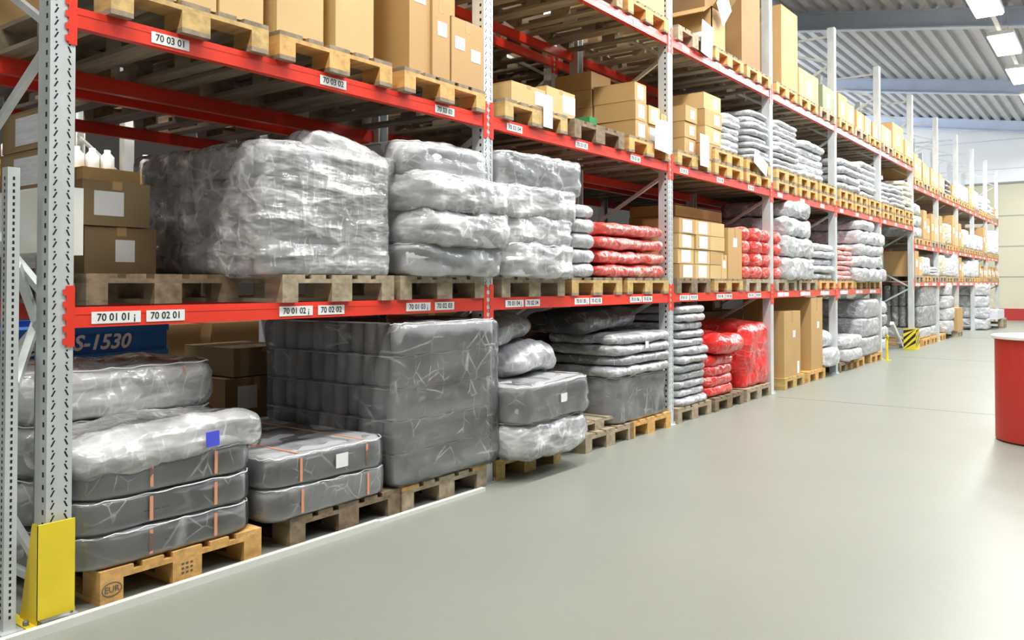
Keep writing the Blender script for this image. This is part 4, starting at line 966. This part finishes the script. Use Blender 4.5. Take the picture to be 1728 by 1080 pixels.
for i in range(3): carton(0, y0, y1, zz2 + .17 * i, zz2 + .17 * i + .168, .42, 'small carton with white end label, front column, %s' % ['bottom', 'middle', 'top'][i], 'cardboard', [(.5, .5, .12, .12)], tape=False)
for i in range(4): carton(-.44, y0 - .02, y1 + .1, zz2 + .165 * i, zz2 + .165 * i + .163, .40, 'small carton in the rear column of the stack, %s up' % ORD[i], 'cardboard', tape=False)
for i in range(2): carton(0, y1 + .01, y1 + .25, zz2 + .17 * i, zz2 + .17 * i + .168, .42, 'small carton right of the stacked cartons, %s' % ['lower', 'upper'][i], 'cardboard_pale', [(.5, .5, .14, .12)], tape=False)
carton(0, y1 + .26, Yp(1133), zz2, zz2 + .30, .42, 'carton with white label left of the third upright', 'cardboard_pale', [(.5, .6, .14, .12)])
h = MB().box(-.001, .001, -.16, .16, -.14, .14).build('paper_sheet', 'paper', None, (.05, Yp(1118, .04), z2 + .21)); h.rotation_euler.x = -.06; tag(h, 'large white sheet hanging over the carton edge by the third upright', 'paper')
h = MB().box(-.10, .10, -.06, .06, 0, .16).build('crate', 'green_plastic', None, (-.35, Yp(985, -.35), zz2)); tag(h, 'small green crate beside the stacked cartons', 'crate')
# third bay, middle shelf
for i in range(3):
    pallet(0.02, pyc(2, i) + .02, z2, 'yellow pallet directly on the beam, %s' % W(2, 2, i), 'wood_new' if i else 'wood_pale')
    if i: pallet(0.02, pyc(2, i) + .02, z2 + PT, 'second yellow pallet stacked on another, %s' % W(2, 2, i), 'wood_new')
y0, y1 = yr(1158, 1178, 0)
for i in range(3): carton(0, y0, y1, zz2 + .16 * i, zz2 + .16 * i + .158, .35, 'brown carton nearest the third upright, %s of three' % ['bottom', 'middle', 'top'][i], 'cardboard', [(.6, .5, .10, .09)], tape=False)
y0, y1 = yr(1197, 1220, 0)
for i in range(4): carton(0, y0 - .08, y1, zz2 + .175 * i, zz2 + .175 * i + .173, .5, 'carton in the taller column right of the third upright, %s up' % ORD[i], 'cardboard_pale' if i % 2 else 'cardboard', [(.7, .5, .14, .11)], tape=False)
h = MB().box(-.001, .001, -.11, .11, -.16, .16).build('paper_sheet', 'paper', None, (.05, Yp(1190, .05), z2 + .20)); tag(h, 'white sheet hanging in front of the third-bay cartons', 'paper')
ya, yb = yr(1221, 1252, .0); sack_stack(0, ya, yb, zz2 + PT, zz2 + PT + .42, .6, 6, 'shiny white bag on doubled pallets, left pile', 'wrap_white', 220, 'third bay')
ya, yb = yr(1268, 1300, .0); sack_stack(0, ya, yb, zz2 + PT, zz2 + PT + .60, .9, 8, 'dark-edged grey bag on doubled pallets, right pile', 'wrap_mid', 230, 'third bay')
h = MB().box(-.001, .001, -.22, .22, -.08, .08).build('paper_sheet', 'paper', None, (.05, Yp(1285, .05), z2 + .26)); h.rotation_euler.x = -.3; tag(h, 'tilted white sheet on the doubled pallets at the fourth upright', 'paper')
# fourth to sixth bays, middle shelf
for k, rows in ((3, ((1308, 1350, .62, 'wrap_light', 9, 'silver-grey bag in the wide pile'), (1352, 1392, .50, 'wrap_white', 5, 'bright white lumpy bag pile'))),
                (4, ((1420, 1452, .50, 'wrap_mid', 4, 'grey shiny bag pile left'), (1453, 1480, .58, 'wrap_light', 6, 'silver bag tower'))),
                (5, ((1490, 1503, .38, 'wrap_light', 5, 'small silver bag pile'), (1507, 1526, .42, 'wrap_mid', 5, 'round-topped grey bag pile'), (1528, 1541, .60, 'wrap_beige', 6, 'beige bag pile')))):
    for i in range(3):
        pallet(0.02, pyc(k, i) + .02, z2, 'yellow pallet, %s' % W(2, k, i), 'wood_new' if (k + i) % 3 else 'wood_pale', parts=k < 4)
        pallet(0.02, pyc(k, i) + .02, z2 + PT, 'upper of two stacked yellow pallets, %s' % W(2, k, i), 'wood_new', parts=k < 4)
    for j, (a, c, h, m, n, ds) in enumerate(rows):
        ya, yb = yr(a, c, 0); sack_stack(0, ya, yb, zz2 + PT, zz2 + PT + h, .9, n, ds, m, 240 + k * 10 + j, BAYW[k])
# ======================= top shelf
z3 = ZL[3]; zz3 = z3 + PT
for k in range(6):
    for i in range(3):
        pallet(0.03, pyc(k, i) + .02, z3, '%s pallet, %s' % (['yellow', 'pale', 'brown'][(k + i) % 3], W(3, k, i)), ['wood_new', 'wood_pale', 'wood_grey'][(k + i) % 3], parts=k < 4)
carton(0, *yr(1062, 1128, 0), zz3, zz3 + .5, .6, 'carton on the top shelf left of the third upright', 'cardboard_pale')
for k in (0, 1):
    for i in range(3):
        if (k, i) == (1, 2): continue
        carton(-.05, pyc(k, i) - .35, pyc(k, i) + .35, zz3, zz3 + .7, .8, 'carton high on the top shelf above the photo, %s, %s' % (BAYW[k], POSW[i]), 'cardboard', parts=False)
# open box with paper hanging out
t = thing('cardboard_box', (0.0, (Yp(1203) + Yp(1226)) / 2, zz3)); wy = Yp(1226) - Yp(1203)
b = MB(); b.box(-.62, 0, -wy / 2, wy / 2, 0, .01); b.box(-.62, -.61, -wy / 2, wy / 2, 0, .42); b.box(-.01, 0, -wy / 2, wy / 2, 0, .42); b.box(-.62, 0, -wy / 2, -wy / 2 + .01, 0, .42); b.box(-.62, 0, wy / 2 - .01, wy / 2, 0, .42)
b.build('carton', 'cardboard', t)
f = MB().box(-.62, 0, -.24, 0, 0, .008).build('flap', 'cardboard', t, (0, -wy / 2, .42)); f.rotation_euler.x = .5
f = MB().box(0, .008, -wy / 2, wy / 2, 0, .2).build('flap', 'cardboard_pale', t, (0, 0, .42)); f.rotation_euler.y = .7
MB().box(-.62, -.10, -.002, 0, .12, .17).build('tape', 'paper', t, (0, -wy / 2, 0))
tag(t, 'open carton with raised flaps on the top shelf, third bay', 'cardboard box')
h = MB().box(-.001, .001, -.16, .16, -.12, .12).build('paper_sheet', 'paper', None, (.09, Yp(1224, .09), zz3 + .42)); h.rotation_euler = (-.6, .2, 0); tag(h, 'white paper sticking out of the open top-shelf carton', 'paper')
h = MB().box(-.001, .001, -.14, .14, -.17, .17).build('paper_sheet', 'paper', None, (.05, Yp(1195, .05), z3 + .14)); h.rotation_euler.x = -.1; tag(h, 'white sheet hanging from the pallet below the open carton', 'paper')
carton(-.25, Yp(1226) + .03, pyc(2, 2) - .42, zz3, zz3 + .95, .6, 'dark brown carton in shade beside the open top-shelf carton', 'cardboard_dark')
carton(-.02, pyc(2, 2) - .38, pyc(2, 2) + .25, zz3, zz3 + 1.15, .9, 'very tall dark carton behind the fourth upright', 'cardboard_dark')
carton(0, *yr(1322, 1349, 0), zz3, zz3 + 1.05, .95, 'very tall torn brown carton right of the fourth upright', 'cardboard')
tall = {3: ((1353, 1384, .40, 'cardboard_pale', 'white-labelled carton'), (1390, 1411, .36, 'cardboard_green', 'green carton')),
        4: ((1418, 1432, .40, 'cardboard', 'brown carton'), (1433, 1445, .34, 'cardboard_pale', 'cream carton'), (1448, 1460, .30, 'cardboard', 'reddish carton'), (1463, 1473, .30, 'cardboard_pale', 'pale labelled carton'), (1475, 1484, .28, 'cardboard', 'small carton')),
        5: ((1490, 1508, .34, 'cardboard_pale', 'low pale carton'), (1509, 1527, .52, 'cardboard', 'tall orange-brown carton'), (1530, 1541, .34, 'cardboard_pale', 'pale end carton'))}
for k, L in tall.items():
    for a, c, h, m, ds in L: carton(0, *yr(a, c, 0), zz3, zz3 + h, .6, '%s, %s' % (ds, W(3, k)), m, [(.5, .45, .16, .2)], tape=False)
carton(-.7, *yr(1490, 1525, -.6), zz3, zz3 + .62, .4, 'orange-brown carton standing at the rear, top shelf over the passage', 'cardboard')
# back row, behind: pallets and dark goods seen through the gaps
rn = random.Random(3)
for k in range(6):
    for lv, z in ((1, z1), (2, z2), (3, z3)):
        if lv == 1 and k in (0, 1, 2, 3, 5): continue
        for i in range(3):
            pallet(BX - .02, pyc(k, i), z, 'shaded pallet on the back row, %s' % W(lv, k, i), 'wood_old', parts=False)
            if lv == 3 and k > 2: hh = rn.uniform(.3, .5)
            else: hh = rn.uniform(.35, .8)
            if lv == 2 and k == 0: continue
            if lv == 3 and k < 2: continue
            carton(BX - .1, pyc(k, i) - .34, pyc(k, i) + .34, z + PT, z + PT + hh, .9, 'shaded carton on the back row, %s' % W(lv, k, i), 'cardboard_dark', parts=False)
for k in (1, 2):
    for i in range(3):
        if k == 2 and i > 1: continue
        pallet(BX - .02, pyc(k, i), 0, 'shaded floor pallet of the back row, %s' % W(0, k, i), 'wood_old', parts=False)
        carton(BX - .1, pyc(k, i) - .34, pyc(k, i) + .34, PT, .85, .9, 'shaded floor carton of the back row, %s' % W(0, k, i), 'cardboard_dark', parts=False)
# ======================= things glimpsed across the other aisle, left
for k in range(3):
    upright_frame(-4.6, Y0 + BAY * k, '%s upright of the rack across the other aisle' % ORD[k], False, 'uprights across the other aisle')
for k in range(3):
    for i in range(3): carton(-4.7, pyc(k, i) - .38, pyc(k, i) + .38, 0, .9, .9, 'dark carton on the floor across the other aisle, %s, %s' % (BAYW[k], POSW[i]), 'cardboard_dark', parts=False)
for k in range(2):
    for z in (1.15, 2.30): 
        t = beam(-4.58, k, z, 'red beam across the other aisle, %s, %s' % (['lower', 'higher'][z > 2], ['near bay', 'far bay'][k]), 'beams across the other aisle', conn=False)
    for i in range(3):
        pallet(-4.55, pyc(k, i), 2.30, 'orange pallet across the other aisle, %s %s' % (['near bay', 'far bay'][k], POSW[i]), 'yellow_plastic', parts=False)
        for j in range(5):
            h = MB().lathe([(.06, 0), (.065, .02), (.065, .15), (.03, .19), (.03, .22)], 12).build('bottle', 'canister', None, (-4.65, pyc(k, i) - .3 + .15 * j, 2.444), smooth=True)
            tag(h, 'white bottle in the bright row across the other aisle', 'bottle', 'white bottles across the other aisle')
# ======================= second rack beyond the passage
kinds = ['carton', 'sacks', 'white']
rn = random.Random(11)
def far_load(k, i, lv, z, kind, h, m=None):
    y = pyc(k, i); ps = W(lv, k, i)
    pallet(.02, y, z, 'small distant pallet, %s' % ps, rn.choice(['wood_new', 'wood_pale', 'wood_grey']), parts=False)
    if kind == 'carton':
        carton(0, y - .36, y + .02, z + PT, z + PT + h, .6, 'distant carton, left half of pallet, %s' % ps, 'cardboard', [(.5, .5, .2, .15)], parts=False)
        carton(0, y + .04, y + .37, z + PT, z + PT + h * rn.uniform(.6, .95), .6, 'distant carton, right half of pallet, %s' % ps, m or 'cardboard_pale', [(.5, .5, .2, .15)], parts=False)
    elif kind == 'sacks':
        n = 3
        for j in range(n): sack(-.4, y + rn.uniform(-.03, .03), z + PT + h / n * j, (.8, round(.76 - .05 * j, 2), round(h / n, 3)), 'distant grey bag, %s from bottom, %s' % (ORD[j], ps), m or 'wrap_light', j, pillow=.2, res=.12)
    else:
        for j in range(3): sack(-.3, y - .26 + .26 * j, z + PT, (.6, .24, round(h, 2)), 'distant upright white pack, %s across, %s' % (ORD[j], ps), m or 'wrap_white', j, pillow=.05, res=.12)
plan3 = ['carton', 'carton', 'carton', 'white', 'white', 'sacks', 'white', 'carton']
for k in range(6, 11):
    for i in range(3):
        q = (k - 6) * 3 + i
        far_load(k, i, 3, ZR[3], ['carton', 'carton', 'carton', 'carton', 'sacks', 'carton', 'white', 'white', 'carton', 'white', 'sacks', 'white', 'sacks', 'sacks', 'carton'][q], [.50, .42, .40, .38, .35, .3, .45, .45, .5, .5, .3, .5, .5, .3, .3][q], 'wrap_dark' if q == 4 else None)
        far_load(k, i, 2, ZR[2], ['sacks', 'carton', 'carton', 'carton', 'white', 'carton', 'carton', 'white', 'white', 'white', 'white', 'carton', 'white', 'white', 'white'][q], [.72, .62, .6, .62, .5, .75, .6, .5, .4, .45, .45, .75, .7, .75, .8][q], {1: 'cardboard', 4: 'wrap_beige'}.get(q))
        far_load(k, i, 1, ZR[1], ['carton', 'white', 'sacks', 'white', 'white', 'white', 'carton', 'white', 'white', 'white', 'carton', 'carton', 'carton', 'carton', 'carton'][q], [.5, .4, .2, .5, .45, .6, .5, .35, .45, .5, .4, .3, .35, .35, .35][q], {3: 'wrap_beige'}.get(q))
# floor goods beyond the passage
yq0, yq1 = Yp(1556), Yp(1612)
for i in range(7):
    for j in range(2):
        o = ob('textile_roll', slab('textile_roll', (.142, 1.9, .44), .07, .03, .09, .012, 5, i % 4, puff=.004, mats='wrap_grey'), None, (-.12 - .15 * i, yq0 + 1.05, .40 + .44 * j))
        tag(o, 'dark grey roll end stacked past the striped guard, %s from the aisle, %s tier' % (ORD[i], ['lower', 'upper'][j]), 'textile roll', 'rolls past the striped guard')
for i in range(3): pallet(.0, yq0 + .45 + .9 * i, 0, 'floor pallet past the striped guard, %s' % POSW[i], 'wood_new', parts=False)
for i in range(3): sack(-.55, yq0 + .40 + .62 * i, PT, (1.0, .6, .25), 'low silvery bag past the striped guard, %s along' % ORD[i], 'wrap_light', 300 + i, pillow=.15, res=.07)
for i in range(4): sack(-.35, Yp(1601) + (0, .12, .0, -.1)[i], PT + .3 * i, (.8, (.95, .9, .8, .6)[i], .30), 'light grey bag of the tall column past the guard, %s' % ['bottom', 'second up', 'third up', 'top'][i], 'wrap_light', 310 + i, pillow=.12, res=.07, amp=.04)
pallet(.1, Yp(1622, .1), 0, 'pallet under the orange-brown carton near the far racks', 'wood_grey', parts=False)
carton(.1, *yr(1615, 1628, .1), PT, .72, .7, 'orange-brown carton standing on the floor near the far racks', 'cardboard', parts=False)
for i in range(4): sack(-.1, Yp(1647) + (0, .05, 0, .05)[i], .02 + .32 * i, (.8, (1.0, .8, .75, .95)[i], .32), 'pale bag in the farthest floor column, %s' % ['bottom', 'second up', 'third up', 'top'][i], 'wrap_light', 320 + i, pillow=.12, res=.07, amp=.05)
carton(.0, *yr(1664, 1676, .0), 0, .85, .6, 'cream carton with open lid by the last racks', 'wrap_beige', parts=False)
for i in range(2): pallet(.55, Yp(1692, .5), PT * i + .0, 'flat empty pallet by the far wall, %s' % ['lower', 'upper'][i], 'wood_grey', parts=False)
carton(.5, *yr(1683, 1694, .5), .29, .55, .7, 'low grey case on the pallets by the far wall', 'paper_grey', parts=False)
for i, px in enumerate((1699, 1715)):
    h = MB().lathe([(.15, 0), (.17, .03), (.17, .34), (.12, .40), (.05, .42), (.05, .46)], 14).build('canister', 'canister', None, (Vector((0, 0, 0)).x + .9 + .5 * i, 33.2, 0), smooth=True); tag(h, 'white canister on the floor by the far wall, %s one' % ['left', 'right'][i], 'canister')
# goods of the back row rising above the far racks
for i in range(8):
    y = 20.5 + 1.25 * i
    pallet(BX, y, 3.36, 'distant back-row pallet high up beyond the passage, %s' % ORD[i], 'wood_pale', parts=False)
    for j in range(3): sack(BX - .45, y + .03 * j, 3.36 + PT + .26 * j, (.8, .75, .26), 'blue-grey bag high on the distant back row, %s pile, %s layer' % (ORD[i], ORD[j]), 'wrap_light' if i % 2 else 'wrap_mid', 330 + j, pillow=.15, res=.1)
for k in range(7, 12): upright_frame(BX, Y0 + BAY * k, '%s upright frame of the back row, beyond the passage' % ORD[k], False, 'back row upright frames beyond the passage')
for k in range(6, 11):
    for lv in (1, 2, 3): beam(BX, k, ZR[lv], 'dark red back-row beam, %s, %s' % (LVW[lv], BAYW[k]), 'back row beams beyond the passage', conn=False)
# ======================= round red table at the right
dD = 7.05; uu = (1763 - 864) / F; tx, ty = CX + dD * (-sY + uu * cY), dD * (cY + uu * sY)
t = thing('round_table', (tx, ty, 0))
MB().lathe([(.37, .012), (.375, .02), (.375, .87)], 64).build('skirt', 'red_table', t, smooth=False)
MB().lathe([(.36, 0), (.36, .012)], 64).build('base', 'black_paint', t)
MB().lathe([(.385, .87), (.40, .875), (.40, .895), (.39, .90)], 64).build('table_top', 'white_paint', t)
tag(t, 'round red drum table with white top at the right edge', 'table')
#END
dup = {k: v for k, v in LABELS.items() if len(v) > 1}
for k, v in dup.items(): print('DUPLICATE LABEL', len(v), k, v[:4])
for k in LABELS:
    if not 4 <= len(k.split()) <= 16: print('LABEL LENGTH', len(k.split()), k)
print('things', len(LABELS), 'objects', len(bpy.data.objects))
